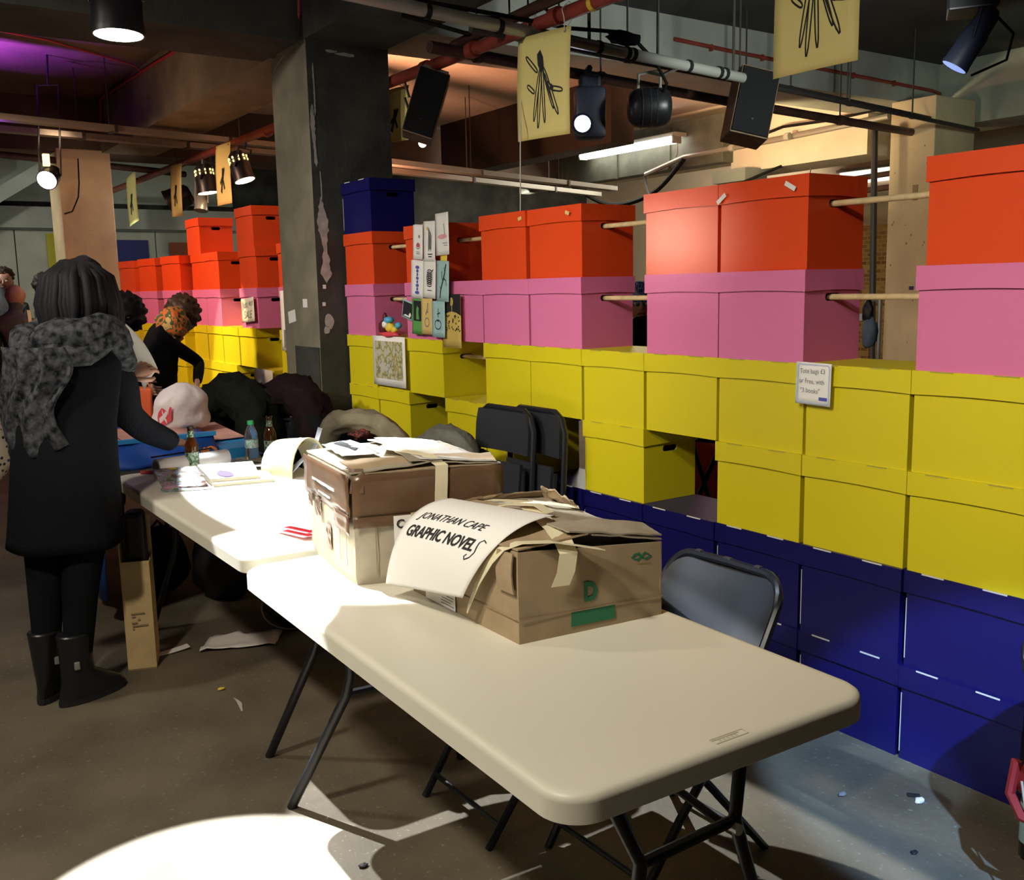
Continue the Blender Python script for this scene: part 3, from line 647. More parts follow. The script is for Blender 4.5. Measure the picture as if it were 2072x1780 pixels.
quadsheet(up(A_L.lerp(A_N, .15).lerp(A_B, .16), T+.030), up(A_L.lerp(A_N, .6).lerp(A_B, .20), T+.031), up(A_L.lerp(A_N, .55).lerp(A_B, .26), T+.032), up(A_L.lerp(A_N, .12).lerp(A_B, .22), T+.034), 0, .002, th=.001, seed=8).build('gap_shadow_strip', 'hole', ca)
quadsheet(up(A_N.lerp(A_L, .03).lerp(A_R, .0), T+.001)+V((.012, -.01, -.05)), up(A_N.lerp(A_R, .07), T-.05)+V((.014, -.004, 0)), up(A_N.lerp(A_R, .08), T+.012), up(A_N.lerp(A_L, .04), T+.012), 0, .004, seed=12).build('corner_tape', 'btape', ca, smooth=True)
# strap of masking tape over the top and down the right face
pth = [up(A_L.lerp(A_B, .75).lerp(A_N, .30), T+.033), up(A_N.lerp(A_R, .62).lerp(A_L, .42), T+.040), up(A_N.lerp(A_R, .60).lerp(A_L, .10), T+.034), fR(.585, T+.012, .016), fR(.58, T-.03, .017), fR(.575, .98, .015), fR(.57, .905, .014)]
def strap(pts, side, w, m, par, name='tape_strip', ws=None):
    sm = []
    for i in range(len(pts)-1):
        for k in range(4):
            t = k/4; a, b = V(pts[i]), V(pts[i+1]); sm.append(a.lerp(b, t))
    sm.append(V(pts[-1])); sd = V(side).normalized(); N = len(sm)-1
    def fn(a, b, o):
        i = min(N, round(b*N)); t = (sm[min(N, i+1)]-sm[max(0, i-1)]).normalized(); nr = sd.cross(t).normalized()
        ww = w*(ws(i/N) if ws else 1)
        return sm[i]+sd*(a-.5)*ww+nr*o
    return G().sheet(fn, 2, N, .001).build(name, m, par, smooth=True)
strap(pth, A_R-A_N, .036, 'mtape', ca)
lab = G(); lab.sheet(lambda a, b, o: fR(.255+.45*a, .80+.132*b, .0155+o), 3, 3, .0008); lo = lab.build('paper_label', 'paper', ca)
g = G(); wf = lambda u, v, o: fR(u/.43, v, .0165+o); write(g, 'Coll', .034, .116, .898, wf, bold=.0008); write(g, 'Pro', .030, .121, .862, wf, off=.001); g.build('lettering', 'ink', lo, fix=False)
g = G(); write(g, 'k', .034, .262, .905, lambda u, v, o: fR(u/.43, v, .018+o)); g.build('lettering', 'paper', ca, fix=False)

# ---------------------------------------------------------------- low open carton with green print
D_N, D_L, D_R, D_B = V((-1.775, 1.204, 0)), V((-2.287, 1.208, 0)), V((-1.736, 1.604, 0)), V((-2.250, 1.612, 0))
cd = root('carton', 'low brown carton with green letter D and loose masking tape on the near table', 'carton', (-2.01, 1.40, .74))
zt = {id(D_N): .957, id(D_L): .950, id(D_R): .925, id(D_B): .945}
def dface(a, b):
    d = b-a; nn = V((d.y, -d.x, 0)).normalized(); c = (D_N+D_L+D_R+D_B)/4
    if (a-c).dot(nn) < 0: nn = -nn
    za, zb = zt[id(a)], zt[id(b)]
    return lambda u, v, o: V((a.x+d.x*u, a.y+d.y*u, .7405+(za+(zb-za)*u-.7405)*v))+nn*o
dF, dR_, dB_, dL_ = dface(D_L, D_N), dface(D_N, D_R), dface(D_R, D_B), dface(D_B, D_L)
g = G()
for fn in (dF, dR_, dB_, dL_): g.sheet(lambda a, b, o: fn(a, b, -o+.004*math.sin(PI*a)*math.sin(PI*b)+.0015*noise.noise(V((a*5, b*5, 2)))), 10, 6, .005)
g.hexa([up(D_N, .741), up(D_R, .741), up(D_B, .741), up(D_L, .741), up(D_N, .746), up(D_R, .746), up(D_B, .746), up(D_L, .746)])
g.build('carton_body', 'card', cd, smooth=True)
for fn in (dF, dR_):
    g = G(); g.sheet(lambda a, b, o: fn(a, .262+.012*b+.004*noise.noise(V((a*4, 1, 0))), .0045+o), 12, 1, .001); g.build('seam', 'cardedge', cd)
g = G(); g.sheet(lambda a, b, o: dF(.985+.03*a if a < .5 else 1.0, b, .002+o), 2, 4, .004); 
# green print
def dz(u, v, o):
    a, b = u/.402, (v-.7405)/.2; return dR_(a, b, .004*math.sin(PI*a)*math.sin(PI*b)+.0015*noise.noise(V((a*5, b*5, 2)))+.0012+(o-.0055)*.3)
g = G(); write(g, 'D', .062, .172, .815, lambda u, v, o: dz(u, v, .0055+o), bold=.003, sx=.8); g.build('lettering', 'greenink', cd, fix=False)
g = G(); g.patch([(.138, .757), (.262, .757), (.262, .793), (.138, .793)], lambda u, v, o: dz(u, v, .006)); g.build('green_panel', 'greenink', cd, fix=False)
g = G()
for cx in (.325, .352): g.ribbon([(cx+.011*math.cos(t*PI/4), .907+.0075*math.sin(t*PI/4)) for t in range(8)], .004, lambda u, v, o: dz(u, v, .0055), True)
g.ribbon([(.310, .905), (.333, .917), (.345, .899), (.370, .907)], .0035, lambda u, v, o: dz(u, v, .0058)); g.ribbon([(.328, .895), (.352, .918)], .0035, lambda u, v, o: dz(u, v, .0058))
g.build('knot_emblem', 'greenink', cd, fix=False)
g = G(); g.ribbon([(.325, .888), (.370, .889)], .002, lambda u, v, o: dz(u, v, .0058)); g.build('printed_line', 'cardedge', cd, fix=False)
g = G(); g.sheet(lambda a, b, o: dF(.16+.30*a, .02+.20*b, .006+o), 2, 2, .0008); pl = g.build('paper_label', 'paper', cd)
g = G()
for k, (a, b) in enumerate(((.32, .45), (.32, .42), (.33, .44), (.38, .45))): g.ribbon([(a, .06+.035*k), (b, .06+.035*k)], .012, lambda u, v, o: dF(u, v, .0075))
g.build('printed_line', 'greyink', pl, fix=False)
# flaps
Tz = .955
quadsheet(up(D_L, .952), up(D_N, .960), up(D_N.lerp(D_R, .47), .972), up(D_L.lerp(D_B, .47), .966), .010, .004, seed=21, th=.004, jag=.05).build('top_flap', 'card', cd, smooth=True)
quadsheet(up(D_B, .947), up(D_R, .930), up(D_R.lerp(D_N, .50), .968), up(D_B.lerp(D_L, .50), .962), .012, .005, seed=22, th=.004, jag=.06).build('top_flap', 'cardlight', cd, smooth=True)
quadsheet(up(D_L, .952), up(D_B, .950), up(D_B, .952)+V((.02, .0, .018)), up(D_L.lerp(D_B, .5), .955)+V((.02, 0, .022)), 0, .006, seed=23, th=.004, jag=.2).build('torn_flap', 'card', cd, smooth=True)
quadsheet(up(D_B.lerp(D_R, .03), .95), up(D_B.lerp(D_R, .35), .95), up(D_B.lerp(D_R, .35), .972)+V((0, -.03, 0)), up(D_B.lerp(D_R, .05), .985)+V((0, -.02, 0)), .006, .008, seed=24, th=.004, jag=.2).build('torn_flap', 'card', cd, smooth=True)
quadsheet(up(D_N.lerp(D_R, .34), .984), up(D_R, .940), up(D_R.lerp(D_B, .14), .956), up(D_N.lerp(D_R, .42).lerp(D_L, .18), .985), .010, .004, seed=25, th=.004, jag=.1).build('lifted_flap', 'cardlight', cd, smooth=True)
quadsheet(up(D_N.lerp(D_R, .33), .938)+V((-.012, 0, 0)), up(D_R.lerp(D_N, .03), .918)+V((-.012, 0, 0)), up(D_R.lerp(D_N, .03), .934)+V((-.016, 0, 0)), up(D_N.lerp(D_R, .36), .980)+V((-.018, 0, 0)), .0, .004, seed=26, th=.002).build('black_plastic_lining', 'blackbag', cd, smooth='all')
g = G(); g.sheet(lambda a, b, o: dF(.87+.125*a, .55+.44*b, .008+.006*math.sin(b*3)+o), 3, 4, .004); g.build('corner_flap', 'card', cd, smooth=True)
# masking tape: strip over the open end, strip along the near edge that curls down, strip on the far flap
strap([(-2.02, 1.405, .995), (-1.93, 1.375, .99), (-1.83, 1.345, .982), (-1.765, 1.325, .967), (-1.735, 1.318, .945), (-1.738, 1.312, .90), (-1.744, 1.300, .868)], (0.25, 1, 0), .045, 'mtape', cd)
strap([(-1.70, 1.385, .952), (-1.76, 1.29, .972), (-1.80, 1.225, .972), (-1.83, 1.195, .955), (-1.86, 1.182, .92), (-1.90, 1.172, .86), (-1.935, 1.170, .80), (-1.95, 1.172, .775)], (1, -.25, .1), .045, 'mtape', cd, ws=lambda t: 1-.85*max(0, t-.55)/.45)
strap([(-2.27, 1.42, .965), (-2.20, 1.46, .968), (-2.10, 1.54, .966), (-2.06, 1.60, .955)], (1, -.6, 0), .034, 'mtape', cd)
strap([(-2.10, 1.33, .985), (-2.04, 1.37, 1.0), (-1.97, 1.40, 1.005), (-1.93, 1.41, .99)], (.3, -1, 0), .03, 'mtape', cd)
# big paper sign draped over its corner
P1, P4, P2, P3 = V((-2.262, 1.322, .984)), V((-1.86, 1.372, 1.002)), V((-2.258, 1.112, .785)), V((-1.915, 1.140, .828))
ML, MR = V((-2.235, 1.135, 1.005)), V((-1.81, 1.165, 1.020))
def jc(u, v, o):
    """u, v in 0..1, v up; o offset away from the carton"""
    t = 1-v; q = lambda u_: bez(P1.lerp(P4, u_), ML.lerp(MR, u_)+V((0, 0, .012*math.sin(PI*u_))), P2.lerp(P3, u_), t)
    p = q(u); e = .01; du = q(u+e)-q(u-e); f2 = bez(P1.lerp(P4, u), ML.lerp(MR, u), P2.lerp(P3, u), t+e)-bez(P1.lerp(P4, u), ML.lerp(MR, u), P2.lerp(P3, u), t-e)
    nn = f2.cross(du).normalized()
    return p+nn*o
js = root('paper_sign', 'large white paper sign with bold black lettering draped over the low carton', 'sign', (-2.05, 1.2, .9))
js_s = G().sheet(lambda a, b, o: jc(a, b, o), 20, 48, .0009).build('sheet', 'paper', js, smooth='all')
g = G(); jf = lambda u, v, o: jc(u/.40, v/.33, .0025)
write(g, 'JONATHAN CAPE', .039, .038, .182, jf, shear=.32, spacing=1.02, sx=.86, rot=-.02, fine=.008)
write(g, 'GRAPHIC NOVEL', .049, .030, .122, jf, spacing=.98, sx=.82, bold=.0012, rot=-.03, fine=.008)
g.ribbon([(a-.008, b-.030) for a, b in ((.372, .175), (.358, .182), (.349, .172), (.352, .158), (.358, .142), (.352, .126), (.338, .118), (.330, .126), (.336, .133))], .0032, jf)
g.build('lettering', 'ink', js_s, fix=False)

# ---------------------------------------------------------------- folding chairs
def folding_chair(label, seatc='blackplastic'):
    r = root('folding_chair', label, 'chair')
    def back(z0, z1):
        g = G(); poly = rrect(-.205, z0, .205, z1, .075, 6)
        ln = lambda z: .055+.20*(z-.40)/.37
        f = lambda x, z, o: V((x, ln(z)-o-.03*(1-(x/.205)**2)*-1, z))
        pts = [p for p in poly]
        def fn(a, b, o):
            z = z0+(z1-z0)*b; k = min(1, (z1-z)/.075); hw = .205-.075*(1-math.sqrt(max(0, 1-(1-k)**2))); k2 = min(1, (z-z0)/.03); hw -= .03*(1-math.sqrt(max(0, 1-(1-k2)**2)))
            return f(hw*(2*a-1), z, o)
        return g.sheet(fn, 14, 14, .016)
    b = back(.565, .762).build('backrest', 'blackplastic', r, smooth=True)
    rim = [(x*.985, .055+.20*(z-.40)/.37-.006, z-.008) for x, z in [(-.213, .585), (-.213, .64)]+[(-.133-.080*math.cos(R(t)), .697+.080*math.sin(R(t))) for t in range(0, 91, 15)]+[(0, .779)]+[(.133+.080*math.sin(R(t)), .697+.080*math.cos(R(t))) for t in range(0, 91, 15)]+[(.213, .64), (.213, .585)]]
    G().tube(rim, .0125, 8).build('top_rail', 'blacksteel', r, smooth=True)
    for x in (-.11, 0, .11): G().box((x, .252, .780), (.022 if x else .03, .016, .008)).build('clip', 'blackplastic', b, bevel=.003)
    for s in (-1, 1):
        G().tube([(s*.212, .165, .60), (s*.205, .06, .43), (s*.19, -.12, .20), (s*.18, -.26, 0)], .0115, 8).build('front_leg', 'blacksteel', r, smooth=True)
        G().tube([(s*.19, -.16, .425), (s*.185, 0, .25), (s*.18, .22, 0)], .0115, 8).build('rear_leg', 'blacksteel', r, smooth=True)
    G().sheet(lambda a, c, o: V(((a-.5)*(.38-.05*c), -.21+.37*c, .432+.01*math.cos(c*3)-o)), 8, 8, .02).build('seat', seatc, r, smooth=True)
    G().tube([(-.182, -.22, .06), (.182, -.22, .06)], .008, 8).build('stretcher', 'blacksteel', r)
    G().tube([(-.181, .19, .04), (.181, .19, .04)], .008, 8).build('stretcher', 'blacksteel', r)
    return r
CG = 'black folding chairs'
ch = folding_chair('black folding chair with blue sheen on its backrest at the near table'); ch['group'] = CG
ch.location = (-1.885, 1.745, 0); ch.rotation_euler = (0, 0, R(1))
copy_tree(ch, (-2.33, 1.60, 0), R(0), 'black folding chair pushed under the near table behind the low carton', CG)
coatc = copy_tree(ch, (-4.66, 2.19, 0), R(52), 'black folding chair under the olive coat in front of the lower yellow row', CG)
coat2 = copy_tree(ch, (-4.02, 2.22, 0), R(10), 'black folding chair under the dark grey coat beside the folded chairs', CG)
copy_tree(ch, (-6.95, 2.15, .04), R(62), 'black folding chair with lit tan reflection in front of the bright yellow boxes', CG).location.z = 0
copy_tree(ch, (-5.55, 2.08, 0), R(72), 'black folding chair by the foot of the concrete pillar', CG)
copy_tree(ch, (-.81, 2.22, 0), R(82), 'black folding chair cut off by the right edge of the photo', CG)
def folded_chair(label, x, y, rz, lean):
    r = root('folded_chair', label, 'chair', (x, y, 0), rz, 'folded chairs leaning on the boxes'); mw = MI[r.name].inverted()
    w = lambda p: mw @ V((p[0], p[1]+p[2]*lean, p[2]))
    G().sheet(lambda a, b, o: w((.41*(a-.5)*(1-.25*max(0, b-.6)**1.2), -.012+.02*math.cos((a-.5)*3)-o, .79+.19*b)), 10, 8, .014).build('backrest', 'blackplastic', r, smooth=True)
    G().sheet(lambda a, b, o: w((.36*(a-.5)*(1-.14*(1-b)), -.03-o, .36+.39*b)), 8, 8, .016).build('seat', 'blackplastic', r, smooth=True)
    G().tube([w(p) for p in ((-.20, 0, .0), (-.215, 0, .5), (-.215, 0, .90), (-.19, 0, .96), (-.14, 0, .99), (.14, 0, .99), (.19, 0, .96), (.215, 0, .90), (.215, 0, .5), (.20, 0, 0))], .014, 8).build('frame', 'blacksteel', r, smooth=True)
    for s in (-1, 1): G().tube([w((s*.17, -.02, .02)), w((s*.175, -.02, .72))], .011, 8).build('leg', 'blacksteel', r, smooth=True)
    return r
folded_chair('folded black chair leaning on the yellow boxes, the front one of two', -3.80, 2.47, R(3), .06)
folded_chair('folded black chair leaning on the yellow boxes, the rear one of two', -3.66, 2.555, R(0), .055)

# coats over chairs
def drape(name, label, pts, r, m, seed, group=None, extra=None, loc=None):
    rr = root(name, label, 'coat', loc or pts[len(pts)//2], 0, group)
    P = [V(p) for p in pts]; N = 28; C = []
    for i in range(N+1):
        t = i/N*(len(P)-1); k = min(int(t), len(P)-2); C.append(P[k].lerp(P[k+1], t-k))
    for _ in range(3): C = [C[0]]+[(C[i-1]+2*C[i]+C[i+1])/4 for i in range(1, N)]+[C[-1]]
    rings = []
    for i, c in enumerate(C):
        t = (C[min(N, i+1)]-C[max(0, i-1)]).normalized(); rg = G().ring(c, t, 1, 18)
        rx = r if not isinstance(r, list) else r[min(len(r)-1, int(i/N*len(r)))]
        rings.append([c+(p-c)*rx*(1+.28*noise.noise(V((p.x*9+seed, p.y*9, p.z*9)))+.14*math.sin(j*2.4+i*.5)) for j, p in enumerate(rg)])
    for i in range(1, len(rings)):
        a, b = rings[i-1], rings[i]; n = 18
        k = min(range(n), key=lambda q: sum((a[j]-b[(j+q) % n]).length_squared for j in range(0, n, 2))); rings[i] = b[k:]+b[:k]
    G().loft(rings).build('fabric', m, rr, smooth='all')
    return rr
oc = drape('coat', 'olive grey coat hanging over a chair back in front of the yellow boxes', [(-4.80, 2.0, .52), (-4.80, 2.03, .72), (-4.74, 2.06, .86), (-4.64, 2.13, .89), (-4.53, 2.24, .87), (-4.44, 2.33, .74), (-4.43, 2.34, .52)], .058, 'olivecoat', 3)
G().sheet(lambda a, b, o: V((-4.76+.29*a, 2.085+.23*a, .50+.34*b))+V((.55, -.6, 0))*(-.02-o), 6, 6, .01).build('lining', 'navycoat', oc)
G().blob((-4.585, 2.16, .82), (.06, .06, .03), .5, 3, 3).build('patterned_lining', 'redlining', oc, smooth='all')
gc = drape('coat', 'dark grey coat over a chair, behind the tall carton', [(-4.20, 2.27, .55), (-4.19, 2.3, .78), (-4.10, 2.33, .845), (-3.98, 2.35, .85), (-3.88, 2.37, .79), (-3.86, 2.38, .55)], .055, 'greycoat', 8)
drape('coat', 'dark green coat in a heap on chairs behind the water bottle', [(-6.4, 1.95, .55), (-6.3, 1.95, .85), (-6.05, 2.0, .93), (-5.85, 2.05, .84), (-5.75, 2.05, .55)], .13, 'greencoat', 12)
drape('coat', 'dark maroon coat heaped on the chair in front of the white letter sign', [(-6.0, 2.15, .55), (-5.95, 2.2, .88), (-5.72, 2.25, .95), (-5.5, 2.28, .86), (-5.4, 2.28, .6)], .115, 'maroon', 15)
drape('coat', 'black jacket over the chair beside the foot of the pillar', [(-5.62, 2.18, .5), (-5.58, 2.2, .76), (-5.45, 2.24, .82), (-5.33, 2.26, .74), (-5.3, 2.26, .5)], .05, 'coat', 18)

# ---------------------------------------------------------------- bottles and things on the tables
def beer_bottle(label, x, y, z, glass='beer', lab='beerlabel', s=1.0):
    r = root('beer_bottle', label, 'bottle', (x, y, z))
    pr = [(.001, .004), (.024, 0), (.030, .004), (.0305, .03), (.0305, .115), (.029, .128), (.021, .150), (.0145, .168), (.0130, .195), (.0135, .212)]
    G().lathe([(a*s, b*s) for a, b in pr]+[(.0115*s, .212*s), (.011*s, .195*s), (.012*s, .17*s)], (x, y, z), 20).build('glass', glass, r, smooth='all')
    G().lathe([(.0313*s, .030*s), (.0313*s, .095*s)], (x, y, z), 20).build('front_label', lab, r, smooth='all')
    G().lathe([(.0175*s, .163*s), (.0146*s, .172*s), (.0140*s, .192*s)], (x, y, z), 16).build('neck_label', lab, r, smooth='all')
    G().lathe([(.0150*s, .205*s), (.0155*s, .209*s), (.0150*s, .214*s), (.0130*s, .2145*s)], (x, y, z), 16).build('lip', 'darkglass', r, smooth='all')
    return r
TZ = .7405
beer_bottle('brown beer bottle with green label standing by the paper roll', -4.50, 1.262, TZ)
beer_bottle('brown beer bottle standing behind the canvas bag, close to the pillar', -4.60, 1.672, TZ)
beer_bottle('dark beer bottle standing among the yellow boxes left of the white letter sign', -7.95, 2.80, 2*BH+.001, 'darkglass', 'darkglass', 1.15)
wb = root('water_bottle', 'clear plastic water bottle with green cap on the second table', 'bottle', (-4.62, 1.585, TZ)); c = (-4.62, 1.585, TZ)
G().lathe([(.001, .006), (.026, 0), (.031, .006), (.0305, .02), (.032, .03), (.0305, .04), (.032, .05), (.0305, .06), (.0315, .10), (.0315, .125), (.027, .145), (.018, .165), (.0125, .175), (.0125, .182), (.001, .182)], c, 20).build('bottle_body', 'clear', wb, smooth='all')
G().lathe([(.0325, .066), (.0325, .105)], c, 20).build('wrap_label', 'waterlabel', wb, smooth='all')
G().lathe([(.001, .197), (.0145, .197), (.0155, .194), (.0155, .178), (.0135, .178)], c, 16).build('cap', 'watercap', wb, smooth=True)
rl = root('paper_roll', 'roll of pale paper lying behind the beer bottle', 'roll', (-4.51, 1.25, TZ))
A_, B_ = V((-4.485, 1.095, TZ+.041)), V((-4.56, 1.44, TZ+.041)); ax = (B_-A_).normalized()
G().tube([A_, B_], .040, 20).build('outer_sheet', 'roll', rl, smooth=True)
G().tube([A_-ax*.0015, A_-ax*.0005], .030, 16).build('core', 'greyink', rl)
G().tube([A_+V((-.03, -.01, .045)), B_+V((-.03, -.06, .046))], .004, 6).build('edge_strip', 'ink', rl)
def slabthing(name, label, cat, p, th, m, group=None, bevel=0, parent=None):
    """flat thing given by its four bottom corners"""
    p = [V(q) for q in p]; g = G().hexa(p+[q+V((0, 0, th)) for q in p])
    if parent: return g.build(name, m, parent, bevel=bevel)
    return g.build(name, m, label=label, cat=cat, group=group, loc=p[0], bevel=bevel)
cm = root('comic_book', 'colourful comic with yellow sticker propped against the paper roll', 'book', (-4.2, 1.1, TZ))
def cmf(u, v, o):
    p = V((-4.135, 1.03, TZ+.002)).lerp(V((-4.07, 1.20, TZ+.002)), u).lerp(V((-4.42, 1.06, TZ+.040)).lerp(V((-4.36, 1.235, TZ+.044)), u), v)
    return p+V((.3, 0, 1)).normalized()*(o+.006*math.sin(PI*v)+.006)
G().sheet(cmf, 6, 8, .003).build('cover', 'comic', cm, smooth='all')
g = G(); g.patch([(.36, .86), (.55, .90), (.53, .99), (.36, .98)], lambda u, v, o: cmf(u, v, .0045)); g.build('yellow_sticker', 'toyyellow', cm, fix=False)
g = G(); g.patch([(.66, .2), (.98, .24), (.98, .92), (.62, .86)], lambda u, v, o: cmf(u, v, .004)); g.build('pale_panel', 'bluegrey', cm, fix=False)
G().sheet(lambda a, b, o: cmf(-.04+1.1*a, -.10+.14*b, o-.002), 4, 2, .003).build('back_cover', 'comic', cm)
bk = slabthing('book', 'pale closed book, the lower of two on the second table', 'book', ((-4.08, 1.225, TZ), (-4.03, 1.475, TZ), (-4.24, 1.52, TZ), (-4.29, 1.25, TZ)), .014, 'cpaper', 'two pale books by the bottle')
bk2 = root('book', 'white book with violet spot, the upper of two on the second table', 'book', (-4.25, 1.33, TZ+.0145), 0, 'two pale books by the bottle')
q = ((-4.12, 1.225, TZ+.0145), (-4.07, 1.425, TZ+.0145), (-4.35, 1.49, TZ+.030), (-4.42, 1.26, TZ+.030))
slabthing('pages', None, None, q, .012, 'cpaper', parent=bk2)
slabthing('cover', None, None, [V(p)+V((0, 0, .0125)) for p in q], .0025, 'paper', parent=bk2)
g = G(); g.patch([(-4.17+.06*math.cos(k*PI/5)*(1+.2*(k % 2)), 1.305+.032*math.sin(k*PI/5)) for k in range(10)], lambda a, b, o: V((a, b, TZ+.0305+(-.015*(a+4.12)/.28)*1.0+.003))); g.build('violet_spot', 'lavender', bk2, fix=False)
def pen(label, a, b, m):
    r = root('marker_pen', label, 'pen', a); a, b = V(a), V(b)
    G().tube([a, a.lerp(b, .65)], .008, 8).build('barrel', m, r); G().tube([a.lerp(b, .65), b], .009, 8).build('cap', 'ink', r); return r
pen('red marker pen lying at the corner of the second table', (-4.60, 1.055, TZ+.009), (-4.55, 1.13, TZ+.009), 'redink')
for k, (x, y, w, d, rz, m, lab) in enumerate(((-4.72, 1.46, .20, .14, .5, 'brochure', 'glossy printed brochure lying behind the paper roll'), (-4.60, 1.53, .20, .15, .2, 'brochure', 'bluish printed brochure beside the water bottle'), (-4.42, 1.50, .22, .10, .9, 'paper', 'white paper sheet with turned up corner between books and brochures'), (-4.48, 1.60, .16, .10, .3, 'cardlight', 'brown leaflet beside the canvas bag'))):
    c_, s_ = math.cos(rz), math.sin(rz)
    G().sheet(lambda a, b, o: V((x+(a-.5)*w*c_-(b-.5)*d*s_, y+(a-.5)*w*s_+(b-.5)*d*c_, TZ+.002+.006*k+.02*max(0, a-.6)+o)), 5, 4, .0015).build('brochure', m, label=lab, cat='paper', group='papers behind the bottles', loc=(x, y, TZ), smooth='all')
G().sheet(lambda a, b, o: V((-4.92+.0*a, 1.19+.17*a, TZ+.095*b+o*0))+V((o+.03*(1-b), 0, 0)), 3, 3, .004).build('brown_card', 'card', label='plain brown card leaning against the blue cloth behind the bottle', cat='card', loc=(-4.9, 1.27, TZ))
tp = root('tape_dispenser', 'small orange plastic tape dispenser beside the beer bottle', 'dispenser', (-4.66, 1.40, TZ))
G().lathe([(.016, -.010), (.027, -.010), (.027, .010), (.016, .010)], (-4.66, 1.40, TZ+.06), 14, M.Rotation(PI/2, 4, 'Y')).build('ring', 'orangetoy', tp, smooth=True)
G().box((-4.66, 1.385, TZ+.018), (.03, .05, .036)).build('base', 'ink', tp, bevel=.005)
G().blob((-4.66, 1.368, TZ+.055), (.012, .018, .03), .2, 2, 2).build('arm', 'orangetoy', tp, smooth='all')
cbg = root('canvas_bag', 'cream canvas bag slumped beside the tall carton', 'bag', (-4.22, 1.62, TZ))
def cbf(u, v, o):
    a = PI*(1.02-1.05*v); return V((-4.30+.26*u, 1.615+.10*math.cos(a)*(1+.15*math.sin(u*5))+.03*u, TZ+.135*math.sin(max(0, a))*(1+.25*u)+.002))+V((0, math.cos(a), math.sin(a)))*o
G().sheet(cbf, 12, 14, .004).build('cloth', 'canvas', cbg, smooth='all')
G().sheet(lambda a, b, o: V((-4.10+.05*a+.02*math.sin(b*4), 1.56+.16*b, TZ+.02+.19*b**1.5+.02*math.sin(b*6)))+V((.8, -.2, .4))*o, 5, 12, .004).build('strap', 'bluegrey', cbg, smooth='all')
G().sheet(lambda a, b, o: V((-4.28+.10*a, 1.60+.10*b, TZ+.085+.055*b+o)), 4, 4, .003).build('inner_print', 'tan', cbg)
for k in range(3):
    dy = .012*k
    G().sheet(lambda a, b, o: V((-3.15+.17*a, 1.145+.05*b+dy+.03*a, TZ+.004+.011*k+.008*a+o)), 3, 3, .0015).build('leaflet', 'pinkink' if k != 1 else 'redink', label=f'{["pink", "red", "pale pink"][k]} folded leaflet tucked beside the tall carton, {["lowest", "middle", "uppermost"][k]} of three', cat='leaflet', group='pink leaflets', loc=(-3.15, 1.145, TZ))
# third table with blue cloth
t3 = root('cloth_table', 'table under a deep blue cloth behind the second table', 'table', (-5.65, 1.33, 0))
G().box((-5.72, 1.33, .71), (1.80, .74, .04)).build('tabletop', 'table', t3, bevel=.006)
for x in (-6.5, -4.95):
    for y in (1.03, 1.63): G().tube([(x, y, .69), (x, y, 0)], .015, 8).build('leg', 'blacksteel', t3)
def clf(a, b, o):   # rumpled raised cloth, front drop
    return V((-4.80-.02*math.sin(a*14+b*3)-.05*(b), .90+.62*a, .742+.115*b+.008*math.sin(a*9)))+V((1, -.1, .2))*o
g = G(); g.sheet(lambda a, b, o: V((-4.74-.10*b-.018*math.sin(a*17+b*4)*(1-b*.5), .92+.55*a, TZ+.001+.11*b)) + V((o, 0, 0)), 24, 6, .004)
g.sheet(lambda a, b, o: V((-4.84-.95*b, .92+.55*a+.0*b, TZ+.111+.006*noise.noise(V((a*6, b*8, 1)))+o)), 14, 14, .004)
g.sheet(lambda a, b, o: V((-4.80-1.7*a, .925-.02*math.sin(a*40)-.02*(1-b), .12+.73*b-o*0)) + V((0, -o, 0)), 40, 4, .004)
g.sheet(lambda a, b, o: V((-4.80-1.8*a, .95+.76*b, TZ-.004+o)), 6, 4, .004)
g.build('blue_cloth', 'bluecloth', t3, smooth='all')
bx3 = root('flat_box', 'bright blue flat box with salmon lid on the blue cloth', 'box', (-5.1, 1.55, TZ))
slabthing('tray', None, None, ((-4.72, 1.48, TZ+.002), (-4.74, 1.66, TZ+.002), (-5.50, 1.69, TZ+.03), (-5.42, 1.49, TZ+.03)), .052, 'cyan', parent=bx3)
slabthing('lid', None, None, ((-4.93, 1.44, TZ+.072), (-4.95, 1.66, TZ+.072), (-5.50, 1.68, TZ+.086), (-5.45, 1.44, TZ+.086)), .006, 'pinksheet', parent=bx3)
G().sheet(lambda a, b, o: V((-4.86-.55*b, .93+.48*a, TZ+.118+.006*math.sin(b*5)+o)), 6, 6, .003).build('poster_stack', 'pinksheet', label='salmon sheet lying on the blue cloth under the reaching arm', cat='paper', loc=(-4.9, 1.1, TZ+.118), smooth='all')
G().box((-4.845, 1.20, TZ+.1215), (.03, .56, .02)).build('lit_cloth_edge', 'cyan', label='thin bright blue strip for the lit cloth edge under the salmon sheet', cat='folder', loc=(-4.845, 1.2, TZ+.11))  # bright strip standing in for the lit edge of the blue cloth
rt_ = root('wire_toy', 'small red wire spider toy on the salmon sheet', 'toy', (-4.9, 1.0, TZ+.12))
G().blob((-4.90, .985, TZ+.165), (.012, .014, .012), .1, 1, 2).build('head', 'redink', rt_, smooth='all')
for k in range(6):
    a = -1.1+.44*k; G().tube([(-4.90, .985, TZ+.155), (-4.88, .985+.03*math.sin(a), TZ+.15), (-4.86, .985+.055*math.sin(a)+.01, TZ+.123)], .0025, 5).build('leg', 'redtoy', rt_)
